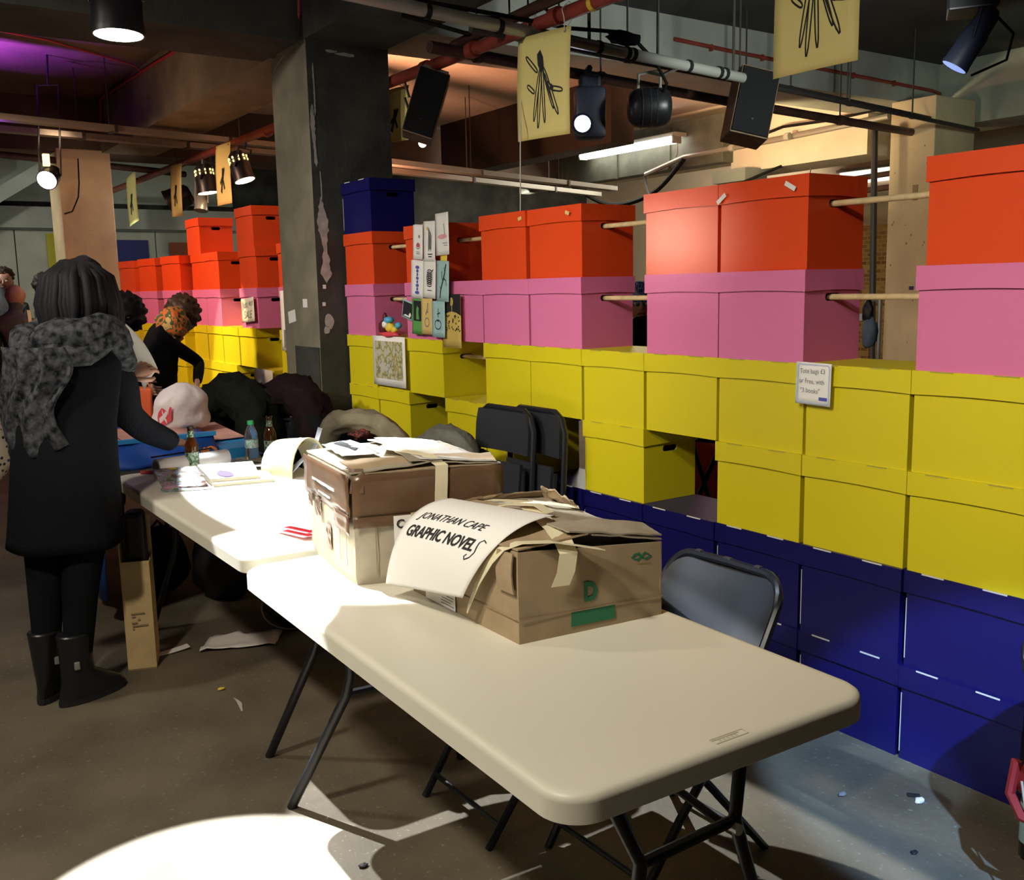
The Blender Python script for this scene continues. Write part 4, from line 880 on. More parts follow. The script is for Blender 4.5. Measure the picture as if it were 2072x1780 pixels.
# carrier bags on the cloth table
cb_ = root('carrier_bag', 'white plastic carrier bag with red print standing on the blue cloth table', 'bag', (-5.25, 1.45, TZ+.12))
g = G(); N = 26; rings = []
for i in range(15):
    t = i/14; z = TZ+.11+.235*t; r = [.115, .128, .132, .130, .126, .122, .122, .124, .124, .120, .112, .10, .082, .055, .02][i]
    rings.append([V((-5.27+r*.85*math.cos(2*PI*k/N)*(1+.10*noise.noise(V((k*.9, t*3, 5)))+.04*math.sin(k*2.6+t*9)+.045*math.sin(k*1.9-t*14))-.05*t*0, 1.43+.02*t+r*1.15*math.sin(2*PI*k/N)*(1+.10*noise.noise(V((k*.8, t*3, 2)))), z+.01*noise.noise(V((k*.7, t*2, 9))))) for k in range(N)])
g.loft(rings).build('bag_body', 'carrier', cb_, smooth='all')
def cbp(u, v, o):
    a = -1.15+u*1.0; r = .122; return V((-5.27+(r*.85+.014)*math.cos(a), 1.435+(r*1.15+.014)*math.sin(a), TZ+.13+v))
g = G(); st = [(.10, .02), (.34, .01), (.62, .03), (.66, .10), (.60, .105), (.52, .075), (.42, .09), (.30, .10), (.14, .075), (.08, .05)]
g.patch(st, cbp); g.build('red_print', 'redink', cb_, fix=False)
g = G(); g.ribbon([(.16, .03), (.34, .05), (.54, .085)], .03, cbp); g.ribbon([(.30, .085), (.36, .05), (.46, .025)], .02, cbp); g.build('white_print', 'carrier', cb_, fix=False)
ob = root('paper_bag', 'orange paper bag on the blue cloth table beside the carrier bag', 'bag', (-5.55, 1.27, TZ+.1))
g = G(); g.hexa([V(p) for p in ((-5.50, 1.10, TZ+.12), (-5.44, 1.33, TZ+.12), (-5.56, 1.37, TZ+.12), (-5.62, 1.14, TZ+.12), (-5.50, 1.09, TZ+.34), (-5.44, 1.34, TZ+.31), (-5.55, 1.36, TZ+.31), (-5.61, 1.13, TZ+.34))]); g.build('bag_body', 'orangebag', ob, bevel=.01)
for d in (0, .09): G().tube([(-5.48, 1.14+d, TZ+.32), (-5.47, 1.15+d, TZ+.39), (-5.46, 1.22+d, TZ+.39), (-5.45, 1.24+d, TZ+.32)], .004, 6).build('handle', 'orangebag', ob)

# ---------------------------------------------------------------- things on the floor
tb = root('long_box', 'tall narrow brown cardboard box with printed lines standing by the woman', 'box', (-4.19, .90, 0))
q0, q1, q2, q3 = V((-4.142, .838, 0)), V((-4.105, .945, 0)), V((-4.27, 1.0, 0)), V((-4.30, .89, 0))
g = G()
for a, b, h in ((q0, q1, .465), (q1, q2, .46), (q2, q3, .62), (q3, q0, .58)):
    g.hexa([a, b, b.lerp((q0+q1+q2+q3)/4, .04), a.lerp((q0+q1+q2+q3)/4, .04)]+[p+V((0, 0, h)) for p in (a, b, b.lerp((q0+q1+q2+q3)/4, .04), a.lerp((q0+q1+q2+q3)/4, .04))])
g.hexa([q0, q1, q2, q3]+[p+V((0, 0, .006)) for p in (q0, q1, q2, q3)]); g.build('carton_body', 'longcard', tb)
bf = lambda u, v, o: q0.lerp(q1, u)+V((.006, -.002, v)); g = G()
for k, (a, b) in enumerate(((.25, .72), (.26, .40), (.46, .56), (.25, .45), (.27, .82), (.27, .33))): g.ribbon([(a, .245-.013*k), (b, .247-.013*k)], .006, bf)
g.build('printed_line', 'cardedge', tb, fix=False)
G().hexa([q0+V((-.02, .02, .006)), q1+V((-.02, 0, .006)), q2+V((.02, -.02, .006)), q3+V((.02, .02, .006))]+[p+V((0, .0, .66)) for p in (q0+V((-.03, .03, 0)), q1+V((-.03, 0, 0)), q2+V((.02, -.02, 0)), q3+V((.02, .02, 0)))]).build('black_liner', 'blackbag', tb, bevel=.02)
g = G(); g.sheet(lambda a, b, o: V((-4.19+.24*(a-.5)*.5-.17*(b-.5), 1.34+.30*(a-.5)+.10*(b-.5)+.0, .004+.028*abs(noise.noise(V((a*4, b*3, 3))))+.02*max(0, .3-b)+o)), 10, 8, .001)
g.build('crumpled_paper', 'paper', label='crumpled white paper sheet lying on the floor beside the table', cat='paper', loc=(-4.19, 1.34, 0), smooth='all')
G().sheet(lambda a, b, o: V((-4.28+.05*b, .98+.14*a, .003+.012*a*a+o)), 4, 2, .001).build('paper_strip', 'paper', label='thin white paper strip on the floor right of the tall brown box', cat='paper', loc=(-4.26, 1.03, 0))
G().sheet(lambda a, b, o: V((-3.60+.16*a, 1.10-.015*a+.016*b*(1-abs(2*a-1)), .004+.006*math.sin(a*5)+o)), 6, 2, .0008).build('plastic_sliver', 'ctape', label='sliver of clear plastic on the floor below the crumpled paper', cat='litter', loc=(-3.52, 1.1, 0))
for k, (x, y, m, s, lab) in enumerate(((-3.71, 1.09, 'toyyellow', .010, 'tiny yellow scrap on the floor above the plastic sliver'), (-1.60, 2.52, 'paper', .012, 'small white scrap on the blue lit floor below the navy boxes'), (-2.28, 1.02, 'ink', .009, 'tiny dark scrap on the white pool of light'), (-1.76, 2.37, 'greyink', .010, 'small grey pebble on the blue lit floor'), (-1.45, 2.27, 'ink', .008, 'tiny dark crumb at the edge of the blue lit floor'))):
    G().blob((x, y, s*.6), (s, s*1.5, s*.6), .4, k, 2).build('litter', m, label=lab, cat='litter', loc=(x, y, 0))
G().box((-1.63, 2.535, .006), (.035, .010, .008), .7).build('litter', 'ink', label='dark stub next to the white scrap on the blue lit floor', cat='litter', loc=(-1.63, 2.535, 0))
ub = root('shoulder_bag', 'black bag with thin pale piping lying under the second table', 'bag', (-4.3, 1.62, 0))
G().blob((-4.30, 1.66, .13), (.20, .17, .14), .15, 4).build('bag_body', 'blackbag', ub, smooth='all')
G().tube([(-4.18+.02*math.cos(t), 1.60+.16*math.cos(t), .13+.12*math.sin(t)) for t in [k*2*PI/20 for k in range(20)]], .004, 6, True).build('piping', 'greyink', ub)
for k, (x, y, r, m, lab) in enumerate(((-4.9, 1.5, .2, 'blackbag', 'black rucksack in the dark under the second table'), (-5.2, 1.25, .18, 'maroon', 'dark maroon bag in the dark under the second table'), (-3.75, 1.75, .17, 'blackbag', 'black bag in the dark behind the crossbar under the second table'))):
    rb = root('rucksack', lab, 'bag', (x, y, 0)); G().blob((x, y, r*.95), (r, r*.8, r), .2, k+20).build('bag_body', m, rb, smooth='all'); G().tube([(x, y-.05, r*1.8), (x+.02, y, r*2.15), (x, y+.05, r*1.8)], .008, 6).build('handle', m, rb)
# right edge: bag and bottle
RB = V((-.005, .06, 0))
rbg = root('shoulder_bag', 'dark red bag hanging at the right edge above the bottle', 'bag', (-1.06, 2.10, .35))
G().blob(V((-1.02, 2.12, .40))+RB, (.11, .06, .085), .25, 9).build('bag_body', 'redbag', rbg, smooth='all')
G().tube([V(p)+RB for p in ((-1.12, 2.09, .44), (-1.125, 2.08, .36), (-1.09, 2.07, .32), (-1.0, 2.08, .31))], .012, 8).build('rolled_edge', 'redbag', rbg, smooth=True)
G().tube([V(p)+RB for p in ((-1.1, 2.08, .40), (-1.08, 2.07, .33), (-1.06, 2.06, .29))], .003, 6).build('cord', 'cardlight', rbg)
G().tube([V(p)+RB for p in ((-1.0, 2.12, .46), (-.92, 2.16, .62), (-.86, 2.2, .70))], .008, 6).build('strap', 'redbag', rbg)
sb = root('spray_bottle', 'dark bottle with pale label standing on the floor at the right edge', 'bottle', (-1.25, 2.51, 0)); c = (-1.25, 2.51, 0)
G().lathe([(.001, .002), (.036, 0), (.040, .006), (.040, .18), (.036, .20), (.018, .225), (.016, .24), (.001, .24)], c, 18).build('bottle_body', 'darkglass', sb, smooth=True)
G().lathe([(.0408, .05), (.0408, .16)], c, 18).build('wrap_label', 'lblue', sb, smooth='all')
G().lathe([(.001, .268), (.019, .268), (.019, .238), (.001, .238)], c, 14).build('cap', 'ink', sb, smooth=True)

# ---------------------------------------------------------------- papers on the box wall
def plane_fn(x0, z0, y, yaw=0, tilt=0, curl=0, h=.3, w=.2):
    c, s = math.cos(yaw), math.sin(yaw); ct, st = math.cos(tilt), math.sin(tilt)
    def fn(u, v, o):
        a, b = u*ct-v*st, u*st+v*ct
        oo = o+curl*((u/w-.5)**2*2+(1-v/h)**2*.6)
        return V((x0+a*c+oo*s, y+a*s-oo*c, z0+b))
    return fn
def card(name, label, cat, x0, x1, z0, z1, y, m, group=None, tilt=0, curl=.004, yaw=0):
    w, h = x1-x0, z1-z0; fn = plane_fn(x0, z0, y, yaw, tilt, curl, h, w)
    r = root(name, label, cat, (x0, y, z0), 0, group)
    s = G().sheet(lambda a, b, o: fn(a*w, b*h, o), 5, 6, .0009).build('sheet', m, r, smooth='all')
    return r, s, (lambda u, v, o=.0025: fn(u*w, v*h, o)), w, h
def art(name, m, sheet, items):
    g = G()
    for kind, pts, w, fn in items:
        if kind == 'l': g.ribbon(pts, w, fn)
        elif kind == 'c': g.ribbon(pts, w, fn, True)
        else: g.patch(pts, fn, .0022)
    return g.build(name, m, sheet, fix=False)
def ell(cx, cy, rx, ry, n=12, a0=0): return [(cx+rx*math.cos(2*PI*k/n+a0), cy+ry*math.sin(2*PI*k/n+a0)) for k in range(n)]
PG = 'postcards taped over the box gap'
Yc = 2.690
r, s, f, w, h = card('postcard', 'white postcard with a small red berry drawing, top left of the taped postcards', 'postcard', -4.945, -4.835, 1.715, 1.905, Yc, 'paper', PG, R(-3))
art('drawing', 'redink', s, [('p', ell(.5, .42, .18, .07), 0, f)]); art('drawing', 'greyink', s, [('c', ell(.5, .38, .2, .07), .03, f), ('p', ell(.62, .66, .09, .05), 0, f), ('l', [(.3, .22), (.7, .22)], .02, f), ('l', [(.32, .17), (.72, .17)], .02, f)])
r, s, f, w, h = card('postcard', 'white postcard with a black brush bundle drawing, top middle of the taped postcards', 'postcard', -4.815, -4.69, 1.70, 1.915, Yc-.004, 'paper', PG, R(-2))
art('drawing', 'ink', s, [('l', [(.4+.06*k, .25+.03*(k % 3)), (.42+.06*k, .60+.1*(k % 2)), (.45+.06*k, .82-.04*k)], .03, f) for k in range(5)]+[('l', [(.35, .18), (.75, .18)], .025, f), ('l', [(.4, .12), (.7, .12)], .025, f)])
art('drawing', 'tan', s, [('p', ell(.33, .82, .10, .05), 0, f)])
r, s, f, w, h = card('postcard', 'white postcard with a pink pepper drawing, top right of the taped postcards', 'postcard', -4.672, -4.535, 1.725, 1.945, Yc-.006, 'paper', PG, R(1))
art('drawing', 'pinkink', s, [('p', ell(.5, .44, .36, .055), 0, f)]); art('drawing', 'greyink', s, [('l', [(.68, .48), (.66, .62), (.62, .74)], .035, f), ('l', [(.5, .28), (.9, .28)], .015, f), ('l', [(.6, .23), (.9, .22)], .015, f)])
r, s, f, w, h = card('postcard', 'white postcard with a tall violet bead column, middle left of the taped postcards', 'postcard', -4.985, -4.845, 1.505, 1.715, Yc, 'paper', PG, R(-4))
art('drawing', 'blueink', s, [('p', ell(.5, .15+.095*k, [.18, .08, .13, .07, .11, .07, .10, .16][k], .045), 0, f) for k in range(8)])
r, s, f, w, h = card('postcard', 'white postcard with a coiled black drawing, in the centre of the taped postcards', 'postcard', -4.84, -4.70, 1.505, 1.715, Yc-.004, 'paper', PG, R(-4))
art('drawing', 'ink', s, [('c', ell(.5, .35+.055*k, .24-.02*abs(k-3), .05), .025, f) for k in range(7)]+[('l', [(.66, .68), (.8, .74)], .03, f), ('l', [(.35, .2), (.7, .2)], .02, f)])
r, s, f, w, h = card('postcard', 'pale blue postcard with a black branch, middle right of the taped postcards', 'postcard', -4.685, -4.555, 1.485, 1.70, Yc-.006, 'lblue', PG, R(-3))
art('drawing', 'ink', s, [('l', [(.28, .08), (.34, .3), (.5, .5), (.66, .72), (.75, .92)], .06, f), ('l', [(.5, .5), (.4, .62), (.42, .74)], .03, f), ('l', [(.56, .58), (.74, .52), (.8, .4)], .03, f), ('l', [(.34, .3), (.26, .38)], .03, f), ('l', [(.66, .72), (.6, .84)], .03, f)])
r, s, f, w, h = card('postcard', 'green postcard with a dark portrait print, bottom left of the taped postcards', 'postcard', -4.985, -4.865, 1.30, 1.50, Yc, 'green', PG, R(-2))
art('drawing', 'ink', s, [('p', [(.15, .38), (.88, .38), (.88, .94), (.15, .94)], 0, f)]); art('drawing', 'green', s, [('p', [(.4, .42), (.7, .42), (.62, .62), (.66, .74), (.5, .8), (.42, .7)], 0, lambda u, v, o: f(u, v, .0035))])
r, s, f, w, h = card('postcard', 'ochre postcard with a bottle drawing, bottom middle of the taped postcards', 'postcard', -4.87, -4.745, 1.302, 1.50, Yc-.003, 'tan', PG, R(-1))
art('drawing', 'greyink', s, [('c', ell(.5, .34, .2, .12), .035, f), ('l', [(.4, .55), (.55, .7), (.6, .88)], .07, f), ('l', [(.45, .62), (.6, .62)], .05, f)])
r, s, f, w, h = card('postcard', 'pale blue postcard with a pot drawing, bottom right of the taped postcards', 'postcard', -4.745, -4.605, 1.29, 1.485, Yc-.006, 'lblue', PG, R(-1))
art('drawing', 'ink', s, [('c', ell(.46, .35, .24, .13), .03, f), ('l', [(.46, .55), (.5, .8)], .03, f), ('l', [(.4, .64), (.62, .68)], .03, f), ('l', [(.42, .45), (.52, .45)], .04, f)])
r, s, f, w, h = card('postcard', 'small black and white landscape photograph tilted left of the green postcard', 'photograph', -5.12, -4.995, 1.395, 1.50, 2.697, 'lblue', None, R(-12))
art('picture', 'ink', s, [('p', [(.08, .1), (.95, .1), (.95, .92), (.08, .92)], 0, f)]); art('picture', 'paper', s, [('p', [(.15, .14), (.5, .3), (.8, .42), (.9, .3), (.8, .14)], 0, lambda u, v, o: f(u, v, .0035)), ('p', ell(.55, .75, .05, .05), 0, lambda u, v, o: f(u, v, .0035))])
r, s, f, w, h = card('sticky_note', 'small yellow note between the pepper postcard and the branch postcard', 'note', -4.645, -4.575, 1.69, 1.735, 2.692, 'toyyellow')
r, s, f, w, h = card('poster', 'ochre poster with a seed head over a dark sky, right of the postcards', 'poster', -4.652, -4.462, 1.235, 1.52, 2.698, 'gold', None, R(0), .002)
art('dark_sky', 'ink', s, [('p', [(.0, .60), (.3, .66), (.5, .68), (.75, .66), (1, .60), (1, 1), (0, 1)], 0, f)])
art('seed_head', 'gold', s, [('p', ell(.52, .86, .09, .08), 0, lambda u, v, o: f(u, v, .0035)), ('l', [(.53, .78), (.53, .64)], .03, lambda u, v, o: f(u, v, .0035))])
rr = random.Random(5); art('seed', 'ink', s, [('l', [(u, v), (u+.06*rr.choice((-1, 1)), v+.025)], .025, f) for u, v in [(.08+.84*rr.random(), .30+.30*rr.random()) for _ in range(34)]])
r, s, f, w, h = card('print', 'white print with yellow watercolour plants over the yellow boxes', 'print', -5.52, -5.10, .975, 1.275, 2.698, 'paper', None, R(0), .003)
G().sheet(lambda a, b, o: f(.08+.84*a, .14+.76*b, .0022), 2, 2, .0003).build('picture', 'yellowprint', s)
rr = random.Random(9); art('drawing', 'greyink', s, [('l', [(u, v), (u+.05, v+.06), (u+.02, v+.11)], .018, f) for u, v in [(.12+.7*rr.random(), .17+.3*rr.random()) for _ in range(16)]])
# handwritten price card
r, s, f, w, h = card('price_card', 'handwritten white price card with blue corner stamp on the upper yellow row', 'sign', -2.245, -2.10, 1.135, 1.278, 2.694, 'paper', None, R(-1), .001)
art('border', 'bluegrey', s, [('c', rrect(.05, .05, .95, .95, .06), .03, f)])
g = G(); wf = lambda u, v, o: f(u/w, v/h, .0026)
write(g, 'Tote bags £3', .023, .017, .105, wf, wob=.0008, sx=.86, rot=.03); write(g, 'or Free, with', .023, .014, .073, wf, wob=.0008, sx=.86, rot=-.02); write(g, '"3 books"', .023, .020, .040, wf, wob=.0008, sx=.9)
g.build('handwriting', 'greyink', s, fix=False); art('stamp', 'blueink', s, [('p', [(.68, .12), (.92, .12), (.92, .2), (.68, .2)], 0, f)])
# left of the pillar
r, s, f, w, h = card('paper_sign', 'white sign with hand lettered words on the lower yellow row left of the pillar', 'sign', -7.665, -7.27, .63, .955, 2.695, 'paper', None, R(0), .004)
g = G(); wf = lambda u, v, o: f(u/w, v/h, .003); write(g, 'PACK', .062, .20, .175, wf, center=True, wob=.002, bold=.001); write(g, 'MENTALITY', .062, .20, .095, wf, center=True, wob=.002, sx=.85, bold=.001); g.build('lettering', 'ink', s, fix=False)
r, s, f, w, h = card('paper_sign', 'cream handwritten sale sign on the pink box left of the pillar', 'sign', -7.87, -7.575, 1.31, 1.50, 2.692, 'cpaper', None, R(4), .006)
g = G(); wf = lambda u, v, o: f(u/w, v/h, .003); write(g, 'Just', .075, .03, .115, wf, wob=.003); write(g, 'HOT', .05, .17, .125, wf, wob=.003); write(g, 'SALE', .085, .05, .03, wf, wob=.003, shear=.2); g.build('lettering', 'greyink', s, fix=False)
r, s, f, w, h = card('banner', 'long narrow white paper banner at the left edge of the pillar', 'banner', -7.03, -6.90, 1.12, 1.56, 2.70, 'paper', None, R(1), .01)
art('printed_line', 'greyink', s, [('l', [(.3, .10+.05*k), (.8, .10+.05*k)], .1, f) for k in range(5)])
# knitted toy on the ledge of the yellow row
ty = root('knitted_toy', 'small bright knitted toy clinging beside the pink box above the plant print', 'toy', (-5.33, 2.72, 4*BH)); z0 = 4*BH
for nm, m, p, q, e in (('body', 'toydark', (-5.42, 2.725, z0+.055), (.045, .03, .045), .2), ('crest', 'toydark', (-5.40, 2.725, z0+.115), (.018, .014, .03), .3), ('belly', 'toyyellow', (-5.32, 2.72, z0+.055), (.045, .03, .030), .2), ('head', 'toyblue', (-5.33, 2.715, z0+.10), (.04, .03, .022), .2), ('tail', 'toyblue', (-5.21, 2.715, z0+.07), (.025, .02, .02), .3), ('foot', 'redink', (-5.30, 2.70, z0+.016), (.12, .025, .016), .4), ('wing', 'toyyellow', (-5.25, 2.71, z0+.045), (.03, .02, .02), .3), ('face', 'paper', (-5.345, 2.695, z0+.075), (.028, .015, .022), .2)):
    G().blob(p, q, e, len(nm), 2).build(nm, m, ty, smooth='all')
# pale chips on the box lids
for k, (i, z, dz_, rz, lab) in enumerate(((.06, 1.852, 0, .6, 'white tape scrap on the lid of the big orange box, left one'), (.83, 1.868, 0, -.5, 'white tape scrap on the lid of the big orange box, right one'), (-2.2, 1.87, 0, -.3, 'tan chip on the orange lid under the hanging string'), (-3.1, 1.87, 0, .2, 'tan chip on the orange lid left of the hanging string'))):
    sticker('tape_scrap', lab, lambda u, v, o: V((u, BY-.009-o, v)), BX+i*BW, z, .05 if k < 2 else .03, .016, 'paper' if k < 2 else 'tan', 'tape', rz)

# ---------------------------------------------------------------- things seen through the gaps
box_at('orange', 0, 1, 'lower orange storage box seen through the gap in the lower yellow row', 'boxes behind the wall', x=-4.18, y=4.35, rz=.4)
box_at('orange', 0, 2, 'upper orange storage box seen through the gap in the lower yellow row', 'boxes behind the wall', x=-4.16, y=4.36, rz=.42)
box_at('pink', 0, 3, 'pink storage box seen through the gap in the lower yellow row', 'boxes behind the wall', x=-4.18, y=4.38, rz=.4)
tr = root('trestle_table', 'black folding trestle table behind the gap in the lower yellow row', 'table', (-3.3, 3.75, 0))
G().box((-3.3, 3.7, .80), (1.2, .5, .035), .25).build('tabletop', 'blacksteel', tr)
for x in (-3.75, -2.9):
    G().tube([(x-.1, 3.6, 0), (x+.18, 3.75, .79)], .014, 8).build('leg', 'blacksteel', tr); G().tube([(x+.25, 3.75, 0), (x, 3.65, .79)], .014, 8).build('leg', 'blacksteel', tr)
hg = root('coat_stand', 'thin metal stand with a blue grey bag by the back pillar', 'stand', (-4.54, 6.36, 0))
G().tube([(-4.54, 6.36, 0), (-4.54, 6.36, 1.42)], .016, 8).build('pole', 'steel', hg)
G().lathe([(.001, 0), (.16, 0), (.15, .02), (.02, .03)], (-4.54, 6.36, 0), 16).build('base', 'steel', hg)
G().tube([(-4.54, 6.36, 1.40), (-4.58, 6.33, 1.40)], .008, 6).build('hook', 'steel', hg)
bg = root('shoulder_bag', 'blue grey bag hanging on the thin metal stand', 'bag', (-4.58, 6.31, 1.05)); G().blob((-4.585, 6.31, 1.17), (.055, .06, .12), .2, 3).build('bag_body', 'denim', bg, smooth='all'); G().blob((-4.60, 6.30, 1.32), (.045, .03, .09), .3, 5).build('dark_flap', 'blackbag', bg, smooth='all'); G().box((-4.62, 6.25, 1.28), (.02, .015, .05), .4).build('buckle', 'steel', bg)
G().tube([(-5.9, 8.2, 0), (-5.98, 8.2, 2.95)], .03, 8).build('downpipe', 'ironpipe', label='thin black downpipe running down beside the beige back pillar', cat='pipe', loc=(-5.9, 8.2, 0))

# ---------------------------------------------------------------- overhead: pipes, bars, lamps, speakers, hanging posters
pr_ = root('red_pipe', 'red oxide pipe running overhead along the wall of boxes', 'pipe', (-4, 3.15, 2.9))
G().tube([(-14.6, 3.14, 2.93), (-8, 3.14, 2.905), (-3, 3.17, 2.90), (1.5, 3.19, 2.90)], .036, 12).build('pipe', 'redpipe', pr_, smooth=True)
for x in (-9.6, -8.3, -7.3, -5.55, -5.0, -4.2, -3.7): G().tube([(x-.03, 3.15, 2.90), (x+.03, 3.15, 2.90)], .046, 12).build('coupling', 'redpipe', pr_, smooth=True)
G().tube([(-3.93, 3.165, 2.90), (-3.90, 3.165, 2.90)], .0385, 12).build('yellow_band', 'toyyellow', pr_)
for x in (-11, -9, -7.6, -4.62, -3.2): G().tube([(x, 3.15, 2.94), (x, 3.15, 3.62)], .006, 6).build('hanger_rod', 'ironpipe', pr_)
p2 = root('dark_pipe', 'short dark pipe with rounded end lying just above the red pipe', 'pipe', (-5.2, 3.22, 2.97))
G().tube([(-5.28, 3.17, 2.975), (-5.25, 3.175, 2.975), (-3.4, 3.10, 2.985), (.8, 3.1, 2.985)], [.02, .030, .030, .030], 10).build('pipe', 'darkpipe', p2, smooth=True)
for x in (-4.2, -2.9): G().tube([(x, 3.12, 3.0), (x, 3.12, 3.15)], .006, 6).build('hanger_rod', 'ironpipe', p2)
def ypipe(name, label, pts, r, m, rods=(), ztop=3.22, col=None, xo=0):
    q = root(name, label, 'pipe', pts[0]); P = [V(p) for p in pts]
    G().tube(P, r, 10).build('pipe', m, q, smooth=True)
    def at(y):
        for a, b in zip(P, P[1:]):
            if min(a.y, b.y) <= y <= max(a.y, b.y): return a.lerp(b, (y-a.y)/(b.y-a.y))
        return P[-1]
    for y in rods:
        c = at(y); G().tube([c, (c.x+xo, c.y, ztop)], .0065, 6).build('hanger_rod', 'ironpipe', q); G().tube([c+V((0, -.02, 0)), c+V((0, .02, 0))], r*1.25, 10).build('clamp', m, q)
    return q
ypipe('brown_pipe', 'dark brown pipe under the grey beam, the lowest of the three dark pipes', [(-5.06, 2.9, 2.9), (-5.44, 5.67, 2.9), (-5.82, 9.3, 2.9)], .034, 'darkpipe', (3.25, 4.3, 5.9, 7.2), 3.6)
ypipe('brown_pipe', 'thin dark pipe along the grey beam, the middle of the three dark pipes', [(-4.62, 2.9, 2.9), (-4.93, 5.72, 2.9), (-5.35, 8.86, 2.9)], .018, 'ironpipe', (4.1, 5.2, 6.6, 7.6), 3.6)
ypipe('brown_pipe', 'thin dark pipe along the grey beam, the uppermost of the three dark pipes', [(-4.9, 3.2, 3.02), (-5.25, 5.9, 3.02), (-5.6, 8.9, 3.0)], .014, 'ironpipe', (3.5, 3.75, 4.0, 6.2, 7.0), 3.6)
sp = root('sprinkler_pipe', 'thin rusty red pipe fixed along the face of the grey beam', 'pipe', (-5.9, 6.2, 3.42))
G().tube([(-5.93, 5.6, 3.44), (-5.93, 6.2, 3.42), (-5.93, 9.0, 3.36), (-5.92, 9.12, 3.34), (-5.92, 9.13, 3.29), (-5.92, 9.14, 3.0)], .016, 8).build('pipe', 'redpipe', sp, smooth=True)
for y in (6.0, 6.6, 7.2, 7.8, 8.4): G().box((-5.935, y, 3.42-.02*(y-6)), (.03, .02, .05)).build('bracket', 'redpipe', sp)
tb_ = root('lighting_bar', 'bright galvanised lighting bar carrying the barrel lamp and the right loudspeaker', 'bar', (-4.48, 4.06, 2.85))
bx = lambda y: -4.25-.128*(y-2.124)
G().tube([(bx(1.6), 1.6, 2.86), (bx(3.4), 3.4, 2.855), (bx(4.95), 4.95, 2.85)], .032, 12).build('pipe', 'steel', tb_, smooth=True)
for y in (2.45, 2.9, 3.62, 3.85, 3.9, 4.4, 4.7, 4.76): G().tube([(bx(y), y-.014, 2.853), (bx(y), y+.014, 2.853)], .037, 10).build('tape_wrap', 'cable', tb_)
for y in (1.9, 3.55, 4.12, 4.85): G().tube([(bx(y), y, 2.87), (bx(y), y, 3.62)], .009, 6).build('hanger_rod', 'ironpipe', tb_)
G().tube([(bx(2.3), 2.3, 2.89), (bx(2.9), 2.9, 2.91), (bx(3.4), 3.4, 2.92), (bx(3.8), 3.8, 2.96), (bx(3.95), 3.95, 2.92), (bx(4.1), 4.1, 2.84), (-4.6, 4.28, 2.75), (-4.66, 4.30, 2.70)], .011, 6).build('cable', 'cable', tb_, smooth=True)
G().blob((bx(3.8), 3.82, 2.93), (.035, .12, .04), .4, 2).build('cable_bundle', 'cable', tb_, smooth='all')
for k, (dx, dz, r, lab) in enumerate(((0, .0, .012, 'black cable bundle slung from the pillar head, lower one'), (.1, .07, .009, 'black cable slung from the pillar head, upper one'))):
    G().tube([(-5.1+dx, 2.75, 3.06+dz), (-5.0+dx, 3.1, 2.985+dz), (-4.85+dx, 3.6, 2.97+dz), (-4.6+dx, 3.3, 2.96+dz)], r, 6).build('cable', 'cable', smooth=True, label=lab, cat='cable', loc=(-5.1+dx, 2.75, 3.06+dz))
# trays and pipes on the left and beyond
for k, (p, w, m, lab) in enumerate(((((-9.05, .5, 2.98), (-9.75, 3.8, 2.98)), .06, 'tray', 'perforated cable tray crossing the upper left, nearer one'), (((-9.70, .5, 2.98), (-10.27, 3.98, 2.98)), .06, 'tray', 'perforated cable tray crossing the upper left, farther one'), (((-8.2, 3.6, 2.70), (-9.55, 8.0, 2.70)), .07, 'tray', 'cable tray right of the pillar above the navy box, upper one'), (((-8.75, 3.9, 2.70), (-10.2, 8.3, 2.70)), .05, 'tray', 'cable tray right of the pillar above the navy box, lower one'))):
    a, b = V(p[0]), V(p[1]); d = (b-a).normalized(); s_ = V((-d.y, d.x, 0)).normalized()*w; q = root('cable_tray', lab, 'tray', a, 0, 'cable trays')
    G().hexa([a-s_, a+s_, b+s_, b-s_]+[x+V((0, 0, .05)) for x in (a-s_, a+s_, b+s_, b-s_)]).build('tray', m, q)
    n = int((b-a).length/.5)
    for j in range(1, n, 2 if k < 2 else 3):
        c = a.lerp(b, j/n); G().tube([c+s_*1.1, c+s_*1.1+V((0, 0, .64 if k < 2 else .9))], .006, 6).build('hanger_rod', 'ironpipe', q)
        G().box(c+V((0, 0, .02)), (w*2.3, .03, .065), math.atan2(s_.y, s_.x)).build('joint', 'ironpipe', q)
ypipe('red_pipe', 'dark red pipe crossing above the tan pillar at the far left', [(-11.1, .9, 2.98), (-12.07, 3.17, 2.98), (-12.3, 3.6, 2.98)], .036, 'darkpipe', (1.3,), 3.62)
rc = root('red_conduit', 'thin red conduit along the beam left of the pillar', 'conduit', (-8, 2.5, 3.5))
G().tube([(-7.95, 2.485, 3.50), (-9.3, 2.485, 3.55), (-11.25, 2.485, 3.60), (-11.32, 2.485, 3.57), (-11.4, 2.48, 3.27)], .013, 6).build('conduit', 'redrod', rc, smooth=True)
G().tube([(-9.6, 2.48, 3.56), (-9.55, 2.40, 3.60), (-9.0, 1.6, 3.605), (-8.6, .4, 3.605)], .007, 6).build('branch', 'redrod', rc, smooth=True)
rc2 = root('red_conduit', 'thin red conduit bending over the head of the main pillar', 'conduit', (-6.1, 2.5, 3.1))
G().tube([(-6.43, 2.50, 3.095), (-6.05, 2.50, 3.09), (-5.99, 2.50, 3.11), (-5.94, 2.50, 3.25), (-5.93, 2.50, 3.45)], .009, 6).build('conduit', 'redrod', rc2, smooth=True)
cn = root('grey_conduit', 'grey conduit with clips along the lit back beam', 'conduit', (-8, 8.72, 3.1))
